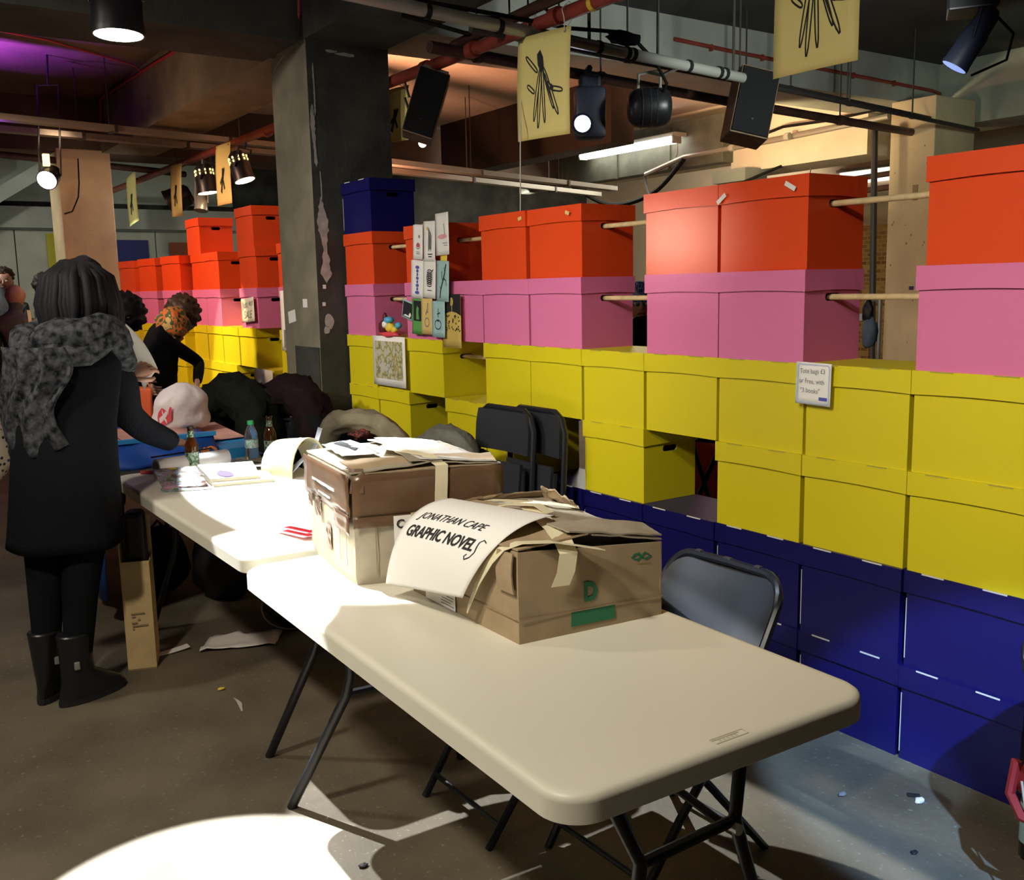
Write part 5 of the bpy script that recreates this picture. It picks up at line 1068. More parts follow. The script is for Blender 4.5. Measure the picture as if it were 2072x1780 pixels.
G().tube([(-9.6, 8.58, 2.93), (-8.9, 8.57, 3.06), (-7.6, 8.72, 3.10), (-6.2, 8.72, 3.14)], .03, 8).build('conduit', 'tray', cn, smooth=True)
for x in (-8.9, -8.2, -7.4): G().tube([(x-.03, 8.65, 3.07+.02*(x+8.9)), (x+.03, 8.65, 3.07+.02*(x+8.9))], .042, 8).build('clip', 'greybeam', cn)
G().tube([(-8.0, 8.68, 3.14), (-7.5, 8.69, 3.22), (-6.9, 8.69, 3.20), (-6.3, 8.70, 3.22)], .016, 6).build('cable', 'cable', cn, smooth=True)
for k, (pts, r, lab) in enumerate(((((-11.2, 8.66, 2.93), (-10.2, 8.5, 2.60), (-9.4, 8.52, 2.68), (-8.9, 8.57, 3.04)), .03, 'thick black cable sagging under the air duct'), (((-9.7, 8.64, 2.93), (-9.0, 8.2, 2.52), (-8.3, 8.2, 2.50), (-7.6, 8.82, 2.83)), .016, 'thin black cable with white clips sagging below the lit back beam'))):
    q = root('cable', lab, 'cable', pts[0]); P = [V(p) for p in pts]; sm = []
    for i in range(25):
        t = i/24*3; j = min(2, int(t)); a = P[max(0, j-1)]; b, c_, d_ = P[j], P[j+1], P[min(3, j+2)]; u = t-j
        sm.append(.5*((2*b)+(c_-a)*u+(2*a-5*b+4*c_-d_)*u*u+(3*b-a-3*c_+d_)*u**3))
    G().tube(sm, r, 8).build('cable', 'cable', q, smooth=True)
    if k:
        for i in (6, 12, 17): G().tube([sm[i], sm[i]+(sm[i+1]-sm[i])*.25], r*1.3, 8).build('clip', 'paper', q)
for k, (z, lab) in enumerate(((2.66, 'brown pipe under the back beam, upper one'), (2.52, 'brown pipe under the back beam, lower one'))):
    ypq = root('brown_pipe', lab, 'pipe', (-7.4, 9.6, z)); G().tube([(-8.9, 9.35, z-.06), (-6.1, 9.2, z)], .03, 8).build('pipe', 'darkpipe', ypq, smooth=True); G().tube([(-7.6, 9.28, z-.03), (-7.6, 9.28, 2.83)], .006, 6).build('hanger_rod', 'steel', ypq)
# strip light
nl = root('strip_light', 'lit fluorescent strip light mounted under the air duct', 'lamp', (-9.3, 8.4, 3.2))
Na, Nb = V((-10.72, 8.42, 3.27)), V((-8.92, 8.42, 3.26))
G().box(Na.lerp(Nb, .5)+V((0, .09, .055)), (1.84, .20, .05)).build('housing', 'greybeam', nl, bevel=.005)
G().tube([Na+V((.02, 0, 0)), Nb+V((-.02, 0, 0))], .040, 10).build('tube', 'tube', nl, smooth=True)
G().tube([Na+V((.02, .08, 0)), Nb+V((-.02, .08, 0))], .040, 10).build('tube', 'tube', nl, smooth=True)
for p in (Na, Nb): G().box(p+V((0, .04, 0)), (.03, .13, .09)).build('end_cap', 'steel', nl)
G().tube([Nb+V((.02, 0, 0)), Nb+V((.08, -.02, -.06)), Nb+V((.06, 0, -.18)), Nb+V((-.02, .05, -.2))], .006, 6).build('wire_loop', 'steel', nl)
# can lamps
def can_lamp(label, tip, d, L, r, lens, body='lampblack', yoke=True, hang=None, vents=False, rim=True):
    q = root('stage_lamp', label, 'lamp', tip); t = V(tip); d = V(d).normalized(); rot = (-d).to_track_quat('Z', 'Y').to_matrix().to_4x4()
    G().lathe([(r*.98, 0), (r, .0), (r, .03*L/.3), (r*.97, .06*L/.3), (r*.97, L*.55), (r*.86, L*.62), (r*.80, L*.9), (r*.55, L), (.001, L)]+[], t, 22, rot).build('housing', body, q, smooth=True)
    G().lathe([(.001, -.003), (r*.94, -.003)], t, 22, rot).build('lens', lens, q, smooth='all')
    if rim: G().lathe([(r*.97, -.004), (r*1.04, -.004), (r*1.04, .018), (r*.97, .018)], t, 22, rot).build('rim', body, q, smooth=True)
    if vents:
        for rr_ in (.66, .78):
            for k in range(10):
                a = 2*PI*k/10; c = t+(rot @ V((r*(.87)*math.cos(a), r*.87*math.sin(a), L*rr_))); G().box(c, (.012, .012, L*.07), mx=rot @ M.Rotation(a, 4, 'Z')).build('vent_slot', 'vent', q)
    mid = t-d*L*.45
    if yoke:
        s = rot @ V((1, 0, 0)); s = s.normalized(); hg = V(hang) if hang else mid+V((0, 0, L*.9))
        m_ = mid.lerp(hg, .75)
        G().tube([mid+s*r*1.06, m_+s*r*1.06, m_-s*r*1.06, mid-s*r*1.06], .009, 6).build('yoke', body, q)
        G().tube([m_, hg], .009, 6).build('hook', body, q)
    return q
lbp = lambda x: (x, 3.14, 2.875)
can_lamp('big black can lamp pointing down with white lit lens, upper left', (-5.209, 1.252, 2.80), (.03, -.02, -1), .34, .122, 'lens', hang=(-5.25, 1.25, 3.62))
lfl = can_lamp('small lamp with round white glare left of the tan pillar', (-9.49, 1.59, 2.55), (.75, -.45, -.45), .2, .085, 'lens', hang=(-9.6, 1.7, 3.62))
G().box((-9.5, 1.6, 2.72), (.05, .05, .10)).build('bracket', 'vent', lfl)  # bracket given a glowing material so that it reads as lit
can_lamp('pierced can lamp with warm glow, left one of the pair over the red boxes', (-9.86, 3.10, 2.53), (.1, .1, -1), .27, .10, 'lenswarm', hang=lbp(-9.8), vents=True)
can_lamp('pierced can lamp with warm glow, right one of the pair over the red boxes', (-8.84, 3.12, 2.55), (.25, .2, -1), .26, .095, 'lenswarm', hang=lbp(-8.8), vents=True)
can_lamp('can lamp seen edge on with a thin white lens between yellow posters', (-11.28, 3.10, 2.54), (-.35, -.85, -.42), .27, .14, 'lens', hang=lbp(-11.2))
can_lamp('small lamp glaring at the right edge of the pillar by the left speaker', (-5.80, 3.25, 2.49), (.75, -.55, -.15), .10, .028, 'lenswarm', hang=(-5.85, 3.16, 2.875))
can_lamp('unlit chrome bulb lamp hanging below the left pierced lamp', (-10.12, 3.10, 2.38), (.2, -.2, -1), .17, .065, 'steel', body='steel', hang=lbp(-10.1))
bar_ = root('stage_lamp', 'black barrel lamp hanging from the lighting bar by a pale yoke', 'lamp', (-4.76, 4.28, 2.635))
ax = V((.56, .83, .02)).normalized(); c = V((-4.76, 4.28, 2.635)); q = ax.to_track_quat('Z', 'Y').to_matrix().to_4x4()
k_ = 1.12
G().lathe([(r*k_, z*k_) for r, z in ((.001, -.118), (.06, -.116), (.085, -.105), (.10, -.08), (.106, -.04), (.107, .04), (.10, .085), (.085, .11), (.06, .12), (.001, .122))], c, 22, q).build('housing', 'lampblack', bar_, smooth='all')
for s in (-.05, 0, .04): G().lathe([(.1215, s-.004), (.1215, s+.004)], c, 22, q).build('cooling_rib', 'blackplastic', bar_)
G().tube([c-ax*.065+V((0, 0, .10)), c-ax*.065+V((0, 0, .20)), c+ax*.07+V((0, 0, .22)), c+ax*.07+V((0, 0, .08))], .011, 6).build('yoke', 'steel', bar_)
G().tube([c+V((0, 0, .21)), c+V((.12, .0, .17)), (-4.52, 4.30, 2.83)], .011, 6).build('hook', 'steel', bar_)
sl = root('moving_lamp', 'blue black moving head lamp with bluish white lens behind the yellow poster', 'lamp', (-5.1, 4.05, 2.45))
yw = R(56); G().box((-5.12, 4.10, 2.64), (.20, .16, .32), yw).build('housing', 'lampblue', sl, bevel=.03, smooth=True)
G().box((-5.12, 4.10, 2.83), (.14, .12, .08), yw).build('cap', 'lampblue', sl, bevel=.02)
dd = V((.83, -.56, -.02)).normalized(); rq = dd.to_track_quat('Z', 'Y').to_matrix().to_4x4()
G().lathe([(.001, 0), (.062, 0), (.066, .09), (.058, .10), (.058, .095), (.001, .095)], V((-5.08, 3.995, 2.545))+dd*.04, 20, rq).build('barrel', 'lampblue', sl, smooth=True)
G().lathe([(.001, .0), (.05, 0)], V((-5.08, 3.995, 2.545))+dd*.1365, 20, rq).build('lens', 'lensblue', sl)
G().tube([(-5.12, 4.10, 2.87), (-5.13, 4.1, 2.93)], .012, 6).build('hook', 'lampblue', sl)
G().tube([(-5.09, 4.06, 2.87), (-5.12, 4.1, 2.92), (-5.19, 4.12, 2.9)], .02, 6).build('clamp', 'lampblue', sl)
rsp = can_lamp('dark blue lit spotlight pointing down at the upper right edge', (-3.36, 5.30, 2.72), (-.40, -.30, -.80), .34, .075, 'lensdim', body='lampblue', hang=(-3.26, 5.45, 3.2))
G().box((-3.33, 5.40, 3.07), (.26, .26, .12), .6).build('ballast', 'lampblack', rsp, bevel=.01)
G().tube([(-3.30, 5.5, 3.05), (-3.2, 5.6, 2.9), (-3.22, 5.58, 2.76), (-3.33, 5.42, 2.68)], .008, 6).build('cable', 'cable', rsp, smooth=True)
# speakers
def speaker(label, c, ax_u, ax_v, ax_w, du, dv, dw, hang, sidemat='spkwood'):
    q = root('loudspeaker', label, 'speaker', c); c = V(c); u, v, w = [V(a).normalized() for a in (ax_u, ax_v, ax_w)]
    v = (v-u*v.dot(u)).normalized(); w = u.cross(v)*(1 if u.cross(v).dot(w) > 0 else -1)
    P = lambda a, b, d: c+u*a*du/2+v*b*dv/2+w*d*dw/2
    G().hexa([P(-1, -1, -1), P(1, -1, -1), P(1, 1, -1), P(-1, 1, -1), P(-1, -1, .92), P(1, -1, .92), P(1, 1, .92), P(-1, 1, .92)]).build('cabinet', sidemat, q, bevel=.006)
    G().hexa([P(-.96, -.97, .9), P(.96, -.97, .9), P(.96, .97, .9), P(-.96, .97, .9), P(-.94, -.95, 1), P(.94, -.95, 1), P(.94, .95, 1), P(-.94, .95, 1)]).build('grille', 'spk', q, bevel=.004)
    G().hexa([P(-.05, -.55, .98), P(.05, -.55, .98), P(.05, -.5, .98), P(-.05, -.5, .98), P(-.05, -.55, 1.01), P(.05, -.55, 1.01), P(.05, -.5, 1.01), P(-.05, -.5, 1.01)]).build('badge', 'blacksteel', q)
    G().tube([P(0, 1, 0), hang], .012, 8).build('hanger', 'cable', q)
    G().tube([P(-.8, 1.0, 0), P(-.8, 1.15, 0), P(.8, 1.15, 0), P(.8, 1.0, 0)], .010, 6).build('bracket', 'steel', q)
    return q
speaker('black loudspeaker hanging tilted from the red pipe beside the pillar', (-5.46, 3.09, 2.655), (.45, .80, -.30), (.10, .28, 1), (.92, -.32, -.18), .19, .40, .24, (-5.42, 3.15, 2.89))
speaker('black loudspeaker hanging tilted from the lighting bar at the right', (-4.72, 5.14, 2.70), (.50, .80, -.22), (.02, .35, 1), (.86, -.50, .1), .26, .45, .25, (-4.63, 5.18, 2.84))
tl = root('loudspeaker', 'dark loudspeaker cabinet in purple light at the top left corner', 'speaker', (-7.5, 1.15, 3.3))
G().box((-7.56, 1.12, 3.47), (.30, .44, .25), .5).build('cabinet', 'spk', tl, bevel=.01); G().box((-7.425, 1.19, 3.47), (.02, .40, .22), .5).build('grille', 'blacksteel', tl); G().tube([(-7.56, 1.12, 3.55), (-7.56, 1.12, 3.62)], .012, 6).build('hanger', 'cable', tl)
# posters hanging from the red pipe
def bean(ax, ay, bx, by, w, n=10):
    a, b = V((ax, ay)), V((bx, by)); d = (b-a); L = d.length; d.normalize(); s = V((-d.y, d.x)); out = []
    for k in range(n+1): t = k/n; out.append(a+d*L*t+s*w*(.75+.25*math.sin(t*PI))*(min(1, 6*t+.3)*min(1, 6*(1-t)+.3)))
    for k in range(n+1): t = 1-k/n; out.append(a+d*L*t-s*w*(.75+.25*math.sin(t*PI))*(min(1, 6*t+.3)*min(1, 6*(1-t)+.3)))
    return [tuple(p) for p in out]
def hung_poster(label, x, y, z0, w, h, yaw, lw=.016, curl=.03, m='ypaper', tilt=0, big=True):
    q = root('hanging_poster', label, 'poster', (x, y, z0+h), 0, 'yellow posters hanging from the red pipe'); c, s = math.cos(yaw), math.sin(yaw)
    ct, st = math.cos(tilt), math.sin(tilt)
    def fn(u, v, o):
        a, b = (u-.5)*w, (v-1)*h; a, b = a*ct-b*st, a*st+b*ct
        oo = o+curl*(math.sin(PI*v)*.5+(1-v)**3*.6+.25*math.sin(PI*u))
        return V((x+a*c+oo*s, y+a*s-oo*c, z0+h+b))
    sh = G().sheet(fn, 8, 14, .0012).build('sheet', m, q, smooth='all'); g = G()
    if big:
        B = [bean(.47, .66, .34, .17, .022), bean(.49, .66, .42, .10, .022), bean(.51, .66, .55, .14, .02), bean(.53, .66, .80, .20, .024), bean(.55, .6, .72, .26, .018), bean(.40, .74, .14, .90, .022) if False else bean(.42, .63, .18, .80, .02), bean(.36, .44, .22, .52, .02), bean(.66, .46, .88, .42, .02), bean(.60, .52, .70, .44, .016)]
        for b in B: g.ribbon(b, lw, fn, True)
        g.patch([(.40, .80), (.46, .84), (.52, .76), (.54, .66), (.48, .62), (.42, .70)], fn, .0025)
        for k in range(3): g.ribbon([(.64+.02*k, .50-.03*k), (.70+.02*k, .48-.03*k)], lw, fn)
    else:
        g.ribbon([(.4, .2), (.5, .4), (.55, .6)], .09, fn); g.ribbon([(.62, .25), (.55, .42), (.65, .6)], .07, fn)
        g.ribbon([(.35, .35), (.5, .45)], .06, fn)
    g.build('drawing', 'ink', sh, fix=False)
    for u in (.08, .9):
        p = fn(u, .96, .004); G().lathe([(.001, -.001), (.008, -.001), (.008, .001), (.001, .001)], p, 8, M.Rotation(PI/2, 4, 'X')).build('eyelet', 'steel', q)
        top = V((p.x, 3.15, 2.905)); G().tube([p, p.lerp(top, .6)+V((.0, -.02, 0)), top+V((0, -.045, .0)), top+V((0, 0, .045)), top+V((0, .045, 0)), p], .0025, 5).build('string', 'string', q)
    return q
hung_poster('yellow poster with black bean pod drawing hanging near the middle of the ceiling', -4.235, 3.10, 2.305, .36, .52, R(12))
hung_poster('large yellow poster with black bean pods cut by the top edge of the photo', -2.545, 3.13, 2.33, .38, .54, R(2))
hung_poster('narrow yellow poster seen between the pillar and the left speaker', -6.085, 3.22, 2.53, .28, .35, R(10), big=False)
hung_poster('dim yellow poster with twig drawing nearest the left side of the pillar', -9.17, 3.05, 2.36, .36, .54, R(3), big=False)
hung_poster('bright yellow poster with twig drawing, second out from the pillar on the left', -10.7, 3.05, 2.36, .40, .53, R(0), big=False, tilt=-.04)
hung_poster('dull yellow poster tilting, third out from the pillar on the left', -12.62, 3.05, 2.40, .48, .58, R(0), big=False, tilt=.10)
hung_poster('thin bright yellow poster edge beside the tan pillar', -14.0, 3.05, 2.37, .22, .62, R(40), big=False, m='ypaper')
G().tube([(-4.50, 3.15, 2.875), (-4.42, 3.08, 2.62), (-4.32, 3.0, 2.36), (-4.32, 2.99, 1.908)], .0035, 5).build('string', 'string', label='long white string hanging from the red pipe down to the orange lid', cat='string', loc=(-4.32, 2.99, 1.908))

# ---------------------------------------------------------------- people
def face_parts(par, c, f, r, s, hair=None):
    """eyes, brows, nose, mouth and ears on a head centred at c, facing f, right hand side r"""
    u = V((0, 0, 1)); P = lambda a, b, d: c+r*a*s+u*b*s+f*d*s
    for k in (-1, 1):
        G().blob(P(k*.035, .008, .088), (.013*s, .013*s, .010*s), 0, 1, 2).build('eye', 'paper', par, smooth='all'); G().blob(P(k*.035, .008, .097), (.006*s, .006*s, .004*s), 0, 1, 1).build('pupil', 'ink', par)
        G().tube([P(k*.02, .030, .096), P(k*.036, .035, .094), P(k*.052, .028, .084)], .004*s, 5).build('eyebrow', 'brownhair', par)
        G().blob(P(k*.079, -.005, -.005), (.012*s, .022*s, .032*s), .1, 2, 2).build('ear', 'skin', par, smooth='all')
    G().loft([G().ring(P(0, b, d), V((0, 0, 1)), w*s, 8) for b, d, w in ((.025, .090, .007), (.0, .103, .009), (-.020, .113, .014), (-.032, .098, .012))]).build('nose', 'skin', par, smooth='all')
    G().tube([P(-.025, -.058, .088), P(0, -.055, .098), P(.025, -.058, .088)], .0055*s, 6).build('mouth', 'redbag', par)
def hand(par, wrist, d, palmn, s=1.0, curl=.4, side=1, m='skin'):
    d = V(d).normalized(); n = V(palmn); n = (n-d*n.dot(d)).normalized(); x = d.cross(n)*side; w = V(wrist); g = G()
    P = lambda a, b, c: w+x*a*s+d*b*s+n*c*s
    g.loft([[P(a*k1, b, c*k2) for a, c in ((-1, -.6), (-.4, -1), (.4, -1), (1, -.6), (1, .6), (.4, 1), (-.4, 1), (-1, .6))] for b, k1, k2 in ((-.02, .026, .019), (.02, .032, .016), (.06, .040, .014), (.088, .041, .012))])
    for i, (a, L, r) in enumerate(((-.030, .066, .0085), (-.010, .075, .009), (.011, .070, .0088), (.030, .056, .0078))):
        b0 = P(a, .080, 0); dir_ = d; pts = [b0]; ang = 0
        for seg in (.45, .32, .25):
            ang += curl*(.7+.2*i/3); pts.append(pts[-1]+(d*math.cos(ang)+n*math.sin(ang))*L*seg*s)
        g.tube(pts, [r*s, r*s*.97, r*s*.88, r*s*.6], 7)
    g.tube([P(-.030, .015, 0), P(-.052, .040, .006), P(-.060, .066, .016), P(-.056, .088, .024)], [.013*s, .012*s, .0105*s, .007*s], 7)
    return g.build('hand', m, par, smooth='all')
# -- the woman at the table
wm = root('person', 'person in long black coat and mottled scarf reaching across the second table', 'person', (-4.0, .60, 0))
L_ = V((.56, .83, 0)).normalized(); F_ = V((-.83, .56, 0)).normalized(); Z_ = V((0, 0, 1))
J = {'pel': ((-4.09, .66, .90), .125), 'wst': ((-4.12, .68, 1.02), .115), 'chs': ((-4.19, .715, 1.22), .125), 'neck': ((-4.225, .755, 1.40), .055), 'hd0': ((-4.25, .78, 1.46), .065), 'hd1': ((-4.275, .80, 1.55), .088), 'hd2': ((-4.275, .80, 1.63), .06),
     'ls': ((-4.27, .575, 1.33), .055), 'le': ((-4.44, .78, 1.15), .043), 'lw': ((-4.46, 1.02, 1.20), .030), 'rs': ((-4.175, .875, 1.32), .055), 're': ((-4.28, .93, 1.04), .044), 'rw': ((-4.545, 1.195, .885), .030),
     'lh': ((-4.12, .58, .84), .10), 'lk': ((-4.055, .545, .47), .072), 'la': ((-4.05, .525, .12), .050), 'rh': ((-4.03, .74, .84), .10), 'rk': ((-3.965, .655, .46), .074), 'ra': ((-3.945, .615, .12), .050)}
skin('body', J, [('pel', 'wst'), ('wst', 'chs'), ('chs', 'neck'), ('neck', 'hd0'), ('hd0', 'hd1'), ('hd1', 'hd2'), ('chs', 'ls'), ('ls', 'le'), ('le', 'lw'), ('chs', 'rs'), ('rs', 're'), ('re', 'rw'), ('pel', 'lh'), ('lh', 'lk'), ('lk', 'la'), ('pel', 'rh'), ('rh', 'rk'), ('rk', 'ra')], 'tights', wm, 'pel')
G().blob((-4.285, .81, 1.535), (.085, .09, .115), .03, 2).build('head', 'skin', wm, smooth='all')
face_parts(wm, V((-4.285, .81, 1.53)), F_, L_, .95)
def coat_rings(spec, n=32, seed=1):
    out = []
    for z, cx, cy, rl, rf, amp in spec:
        c = V((cx, cy, z)); out.append([c+L_*rl*math.cos(2*PI*k/n)*(1+amp*math.sin(5*2*PI*k/n+z*7)+amp*.8*noise.noise(V((k*.6, z*3, seed))))+F_*rf*math.sin(2*PI*k/n)*(1+amp*math.sin(4*2*PI*k/n+z*5)) for k in range(n)])
    return out
ct = G().loft(coat_rings([(.60, -4.03, .625, .215, .165, .05), (.64, -4.035, .63, .213, .165, .05), (.80, -4.06, .645, .208, .160, .035), (.95, -4.09, .66, .198, .150, .02), (1.06, -4.12, .68, .190, .140, .015), (1.18, -4.17, .705, .200, .140, .015), (1.28, -4.20, .72, .210, .135, .01), (1.34, -4.21, .73, .195, .120, .01), (1.39, -4.215, .74, .150, .10, .01), (1.42, -4.22, .745, .09, .08, .01)])).build('coat', 'coat', wm, smooth='all')
skin('sleeve', {'a': ((-4.185, .85, 1.33), .075), 'b': ((-4.19, .915, 1.20), .072), 'c': ((-4.275, .94, 1.06), .068), 'd': ((-4.38, 1.03, .975), .062), 'e': ((-4.52, 1.17, .895), .052), 'f': ((-4.535, 1.185, .888), .050)}, [('a', 'b'), ('b', 'c'), ('c', 'd'), ('d', 'e'), ('e', 'f')], 'coat', wm, 'a')
skin('sleeve', {'a': ((-4.27, .60, 1.33), .075), 'b': ((-4.36, .68, 1.22), .070), 'c': ((-4.45, .80, 1.13), .068), 'd': ((-4.47, .92, 1.15), .062), 'e': ((-4.46, 1.00, 1.19), .050)}, [('a', 'b'), ('b', 'c'), ('c', 'd'), ('d', 'e')], 'coat', wm, 'a')
hand(wm, (-4.555, 1.205, .885), (-.42, .75, -.30), (-.2, -.2, -1), 1.0, .45, -1)
hand(wm, (-4.46, 1.01, 1.20), (-.1, .75, .35), (-.6, .3, -.5), .95, .6, 1)
# hair: rounded bob falling over the collar
hr = G()
hr.blob((-4.27, .80, 1.565), (.126, .128, .140), .12, 5, 4, 2.5)
rh = random.Random(4)
for k in range(60):
    a = R(-140+280*k/59)+.05*rh.random(); e = -F_*math.cos(a)+L_*math.sin(a); c = V((-4.265, .795, 1.56)); ln = .20+.04*noise.noise(V((k*.9, 2, 1)))
    w_ = .9+.25*rh.random(); j_ = L_*(rh.random()-.5)*.05; hr.tube([c+e*.06+V((0, 0, .11)), c+e*.112*w_+V((0, 0, .06)), c+e*.132*w_+V((0, 0, -.04)), c+e*.130*w_+j_*.5+V((0, 0, -.13)), c+e*(.09+.04*rh.random())+j_+V((0, 0, -ln-.03*rh.random()))], [.016, .020, .021, .018, .007], 6)
hr.build('hair', 'hair', wm, smooth='all')
# scarf: thick wrap round the neck and a wide end down the back
wr = []
for k in range(26):
    a = 2*PI*k/26; e = L_*math.cos(a)*.165-F_*math.sin(a)*.145; wr.append(V((-4.215, .745, 1.385))+e+V((0, 0, .03*math.sin(a*2)+.015*math.sin(a*5))))
sc = G().tube(wr, .066, 12, True); sc = G().tube([p+V((0, 0, .04))-(p-V((-4.215, .745, 1.385)))*.12 for p in wr], .052, 10, True) if False else sc
sc.tube([p+V((0, 0, -.06+.02*math.sin(i)))+(p-V((-4.215, .745, 1.385)))*.18 for i, p in enumerate(wr)], .045, 10, True)
def scf(u, v, o):
    lat = -.235+.30*u+.03*math.sin(v*7); c = V((-4.16, .70, 1.36))-Z_*.36*v-Z_*.05*math.sin(u*PI)*v+V((.04, -.03, 0))*v
    bk = .150-.25*(lat/.3)**2+.014*math.sin(u*18+v*4)+.012*noise.noise(V((u*6, v*6, 2)))
    return c+L_*lat-F_*(bk+o)
sc.sheet(scf, 22, 18, .018)
def scf2(u, v, o):
    a = R(150+75*u); c = V((-4.20, .72, 1.37)); rr = .205+.03*v+.012*math.sin(u*14+v*3)
    return c+L_*math.cos(a)*(rr+o)+F_*math.sin(a-PI)*(-1)*(rr*.7+o)*-1-Z_*(.02+.40*v+.03*math.sin(u*9))
sc.sheet(scf2, 16, 16, .016)
sc.build('scarf', 'scarf', wm, smooth='all')
# boots
def boot(par, ankle, d, s=1.0):
    a = V(ankle); d = V(d).normalized(); x = V((d.y, -d.x, 0)); g = G()
    g.loft([[V((a.x, a.y, 0))+d*oy+x*(rx*math.cos(2*PI*k/18))*s+d*(ry*math.sin(2*PI*k/18))*s+V((0, 0, z)) for k in range(18)] for z, oy, rx, ry in ((.0, .055, .045, .135), (.025, .055, .047, .138), (.05, .05, .046, .128), (.085, .025, .046, .095), (.12, .0, .048, .066), (.20, -.004, .054, .062), (.27, -.004, .060, .066), (.275, -.004, .055, .060))])
    b = g.build('boot', 'boot', par, smooth=True)
    G().loft([[V((a.x, a.y, 0))+d*.055+x*(.049*math.cos(2*PI*k/18))*s+d*(.141*math.sin(2*PI*k/18))*s+V((0, 0, z)) for k in range(18)] for z in (.0, .022)]).build('sole', 'ink', b)
    G().box(a+d*-.03+x*.05+V((0, 0, .06)), (.012, .02, .03)).build('buckle', 'steel', b, bevel=.003)
boot(wm, (-4.05, .525, .1), (-.85, .5, 0)); boot(wm, (-3.945, .615, .1), (-.35, .93, 0))
# sheet held up in the left hand
psh = root('paper_sheet', 'curved pale sheet held in the raised hand of the person in black', 'paper', (-4.50, 1.08, 1.25))
def psf(u, v, o):
    p = V((-4.56, .985, 1.47)).lerp(V((-4.485, 1.135, 1.225)), v)+V((.012, .02, .008))*math.sin(v*PI); w = (V((-4.60, 1.05, 1.15))-V((-4.56, .99, 1.40)))
    return p+V((-.05, -.055, -.10))*u*(.35+.65*v)*1.0+V((.6, -.5, .2))*(o+.01*math.sin(u*PI))
G().sheet(psf, 6, 12, .0015).build('sheet', 'paper', psh, smooth='all')
pk = root('tote_bag', 'polka dot cloth bag at the left edge beside the person in black', 'bag', (-4.38, .42, .8))
G().blob((-4.42, .43, .96), (.06, .085, .16), .15, 6).build('bag_body', 'polka', pk, smooth='all')
G().tube([(-4.38, .50, 1.08), (-4.33, .56, 1.25), (-4.27, .60, 1.40)], .012, 6).build('strap', 'strap', pk)
def simple_person(label, feet, pel, chest, head, f, hairm, coatm, hair_r=(.1, .105, .125), arms=None, hairoff=(0, 0, .03), legm='tights', faced=True, wide=1.0):
    q = root('person', label, 'person', (feet[0], feet[1], 0)); f = V((f[0], f[1], 0)).normalized(); r = V((f.y, -f.x, 0)); pel, chest, head = V(pel), V(chest), V(head)
    up_ = (head-chest).normalized(); nk = chest+up_*.17
    N = {'pel': (pel, .135*wide), 'wst': (pel.lerp(chest, .45), .125*wide), 'chs': (chest, .145*wide), 'nk': (nk, .055), 'h0': (head-up_*.06, .065), 'h1': (head+up_*.02, .088), 'h2': (head+up_*.09, .055)}
    E = [('pel', 'wst'), ('wst', 'chs'), ('chs', 'nk'), ('nk', 'h0'), ('h0', 'h1'), ('h1', 'h2')]
    for s, nm in ((-1, 'l'), (1, 'r')):
        sh = chest+r*s*.19*wide+up_*.07; el, wr_ = (sh+V((0, 0, -.28))+f*.05, sh+V((0, 0, -.50))+f*.18) if not arms else (V(arms[nm][0]), V(arms[nm][1]))
        N[nm+'s'] = (sh, .062); N[nm+'e'] = (el, .048); N[nm+'w'] = (wr_, .033); E += [('chs', nm+'s'), (nm+'s', nm+'e'), (nm+'e', nm+'w')]
        hp = pel+r*s*.09; kn = V((feet[0], feet[1], .48))+r*s*.09+f*.03; an = V((feet[0], feet[1], .09))+r*s*.09
        N[nm+'h'] = (hp+V((0, 0, -.05)), .10); N[nm+'k'] = (kn, .065); N[nm+'a'] = (an, .045); E += [('pel', nm+'h'), (nm+'h', nm+'k'), (nm+'k', nm+'a')]
        hand(q, wr_, (wr_-el), f, 1, .5, s)
        G().loft([[an+f*.05+r*.045*math.cos(2*PI*k/12)*kk+f*.12*math.sin(2*PI*k/12)*kk+V((0, 0, z-.09)) for k in range(12)] for z, kk in ((0, 1), (.04, 1), (.08, .7))]).build('shoe', 'boot', q, smooth='all')
    skin('body', N, E, coatm, q, 'pel')
    G().blob(head+V((0, 0, .01)), (.082, .086, .112), .02, 3).build('head', 'skin', q, smooth='all'); face_parts(q, head, f, r, .95)
    if hairm: G().blob(head+V(hairoff)-f*.02, hair_r, .24, 4, 4, 5).build('hair', hairm, q, smooth='all')
    return q
simple_person('person with dark hair bowed behind the pale held sheet', (-7.10, 1.38), (-7.10, 1.38, .92), (-7.02, 1.40, 1.17), (-6.78, 1.53, 1.405), (.5, -.2), 'hair', 'coat', (.125, .13, .135))
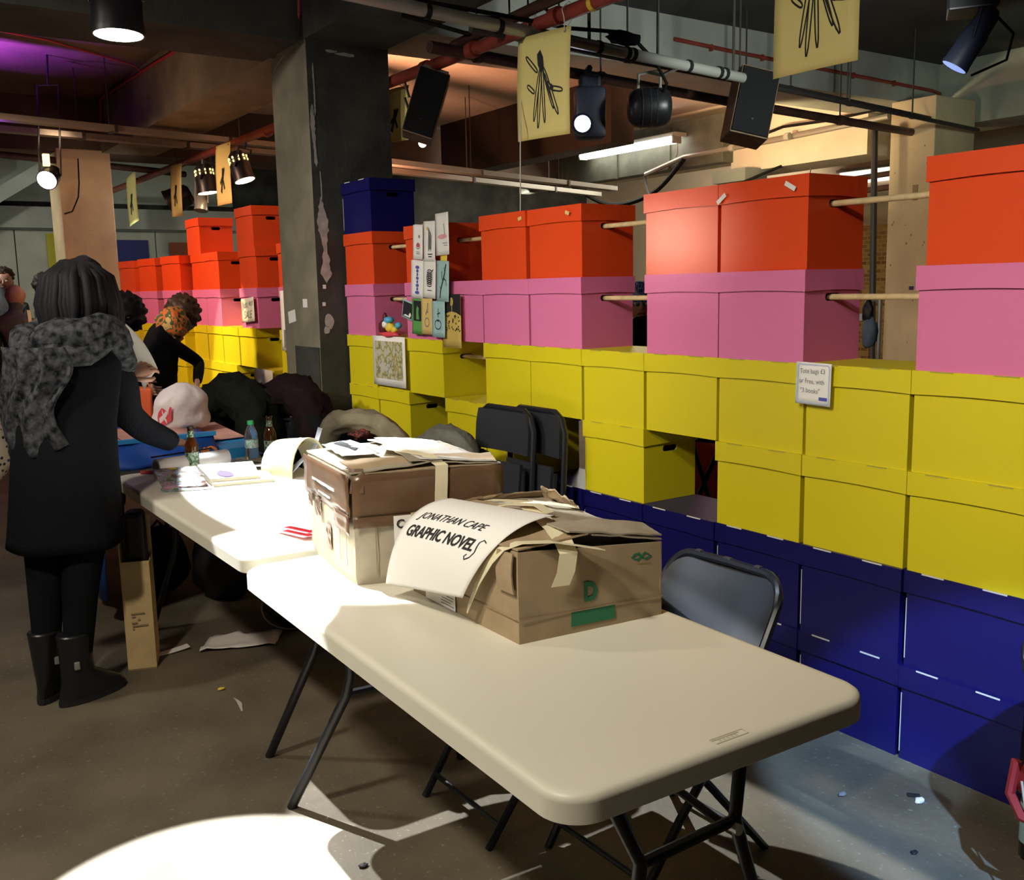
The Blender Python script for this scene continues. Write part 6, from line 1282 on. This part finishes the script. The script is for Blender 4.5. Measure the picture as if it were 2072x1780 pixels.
b3 = simple_person('person in black bending over the cloth table with flower scarf', (-7.25, 1.95), (-7.3, 1.86, .88), (-7.40, 1.86, 1.22), (-7.36, 2.06, 1.40), (.35, .9), 'brownhair', 'coat', (.125, .125, .13), {'l': ((-7.35, 1.66, 1.0), (-7.1, 1.72, .92)), 'r': ((-7.30, 2.15, 1.05), (-7.05, 2.05, .92))}, (.0, .03, .02), wide=1.25)
G().blob((-7.25, 1.965, 1.345), (.10, .12, .12), .35, 7, 3, 3).build('scarf', 'floral', b3, smooth='all'); G().blob((-7.24, 1.95, 1.26), (.06, .07, .09), .35, 8, 3, 3).build('scarf_end', 'floral', b3, smooth='all')
bm_ = simple_person('balding person in grey shirt with cream strap at the far left', (-10.6, 1.39), (-10.6, 1.39, .93), (-10.6, 1.385, 1.24), (-10.63, 1.405, 1.555), (-.9, -.3), None, 'shirt')
G().sheet(lambda a, b, o: V((-10.49+.02*b-.02*abs(2*b-1), 1.475+.03*a, 1.18+.25*b))+V((.03*math.sin(b*PI)+o, 0, 0)), 2, 8, .006).build('strap', 'strap', bm_)
G().blob((-10.645, 1.41, 1.575), (.088, .092, .085), .05, 9).build('fringe_of_hair', 'skin', bm_, smooth='all')
simple_person('person with dark tousled hair facing the camera at the far left edge', (-11.9, 1.47), (-11.9, 1.47, 1.0), (-11.9, 1.47, 1.38), (-11.88, 1.475, 1.72), (.95, -.2), 'brownhair', 'shirt', (.10, .105, .09), hairoff=(-.02, 0, .07))
simple_person('person with brown hair half hidden behind the black haired head', (-11.6, 1.85), (-11.6, 1.85, .95), (-11.6, 1.85, 1.33), (-11.58, 1.86, 1.66), (.6, .7), 'brownhair', 'shirt', (.105, .11, .12), hairoff=(-.02, -.02, .03))
gp = simple_person('person in blue patterned headscarf glimpsed through the gap between pink boxes', (-4.55, 4.10), (-4.55, 4.10, .88), (-4.55, 4.08, 1.2), (-4.57, 4.05, 1.43), (.7, -.6), None, 'coat')
G().blob((-4.58, 4.06, 1.475), (.11, .115, .10), .12, 5).build('headscarf', 'bluescarf', gp, smooth='all')
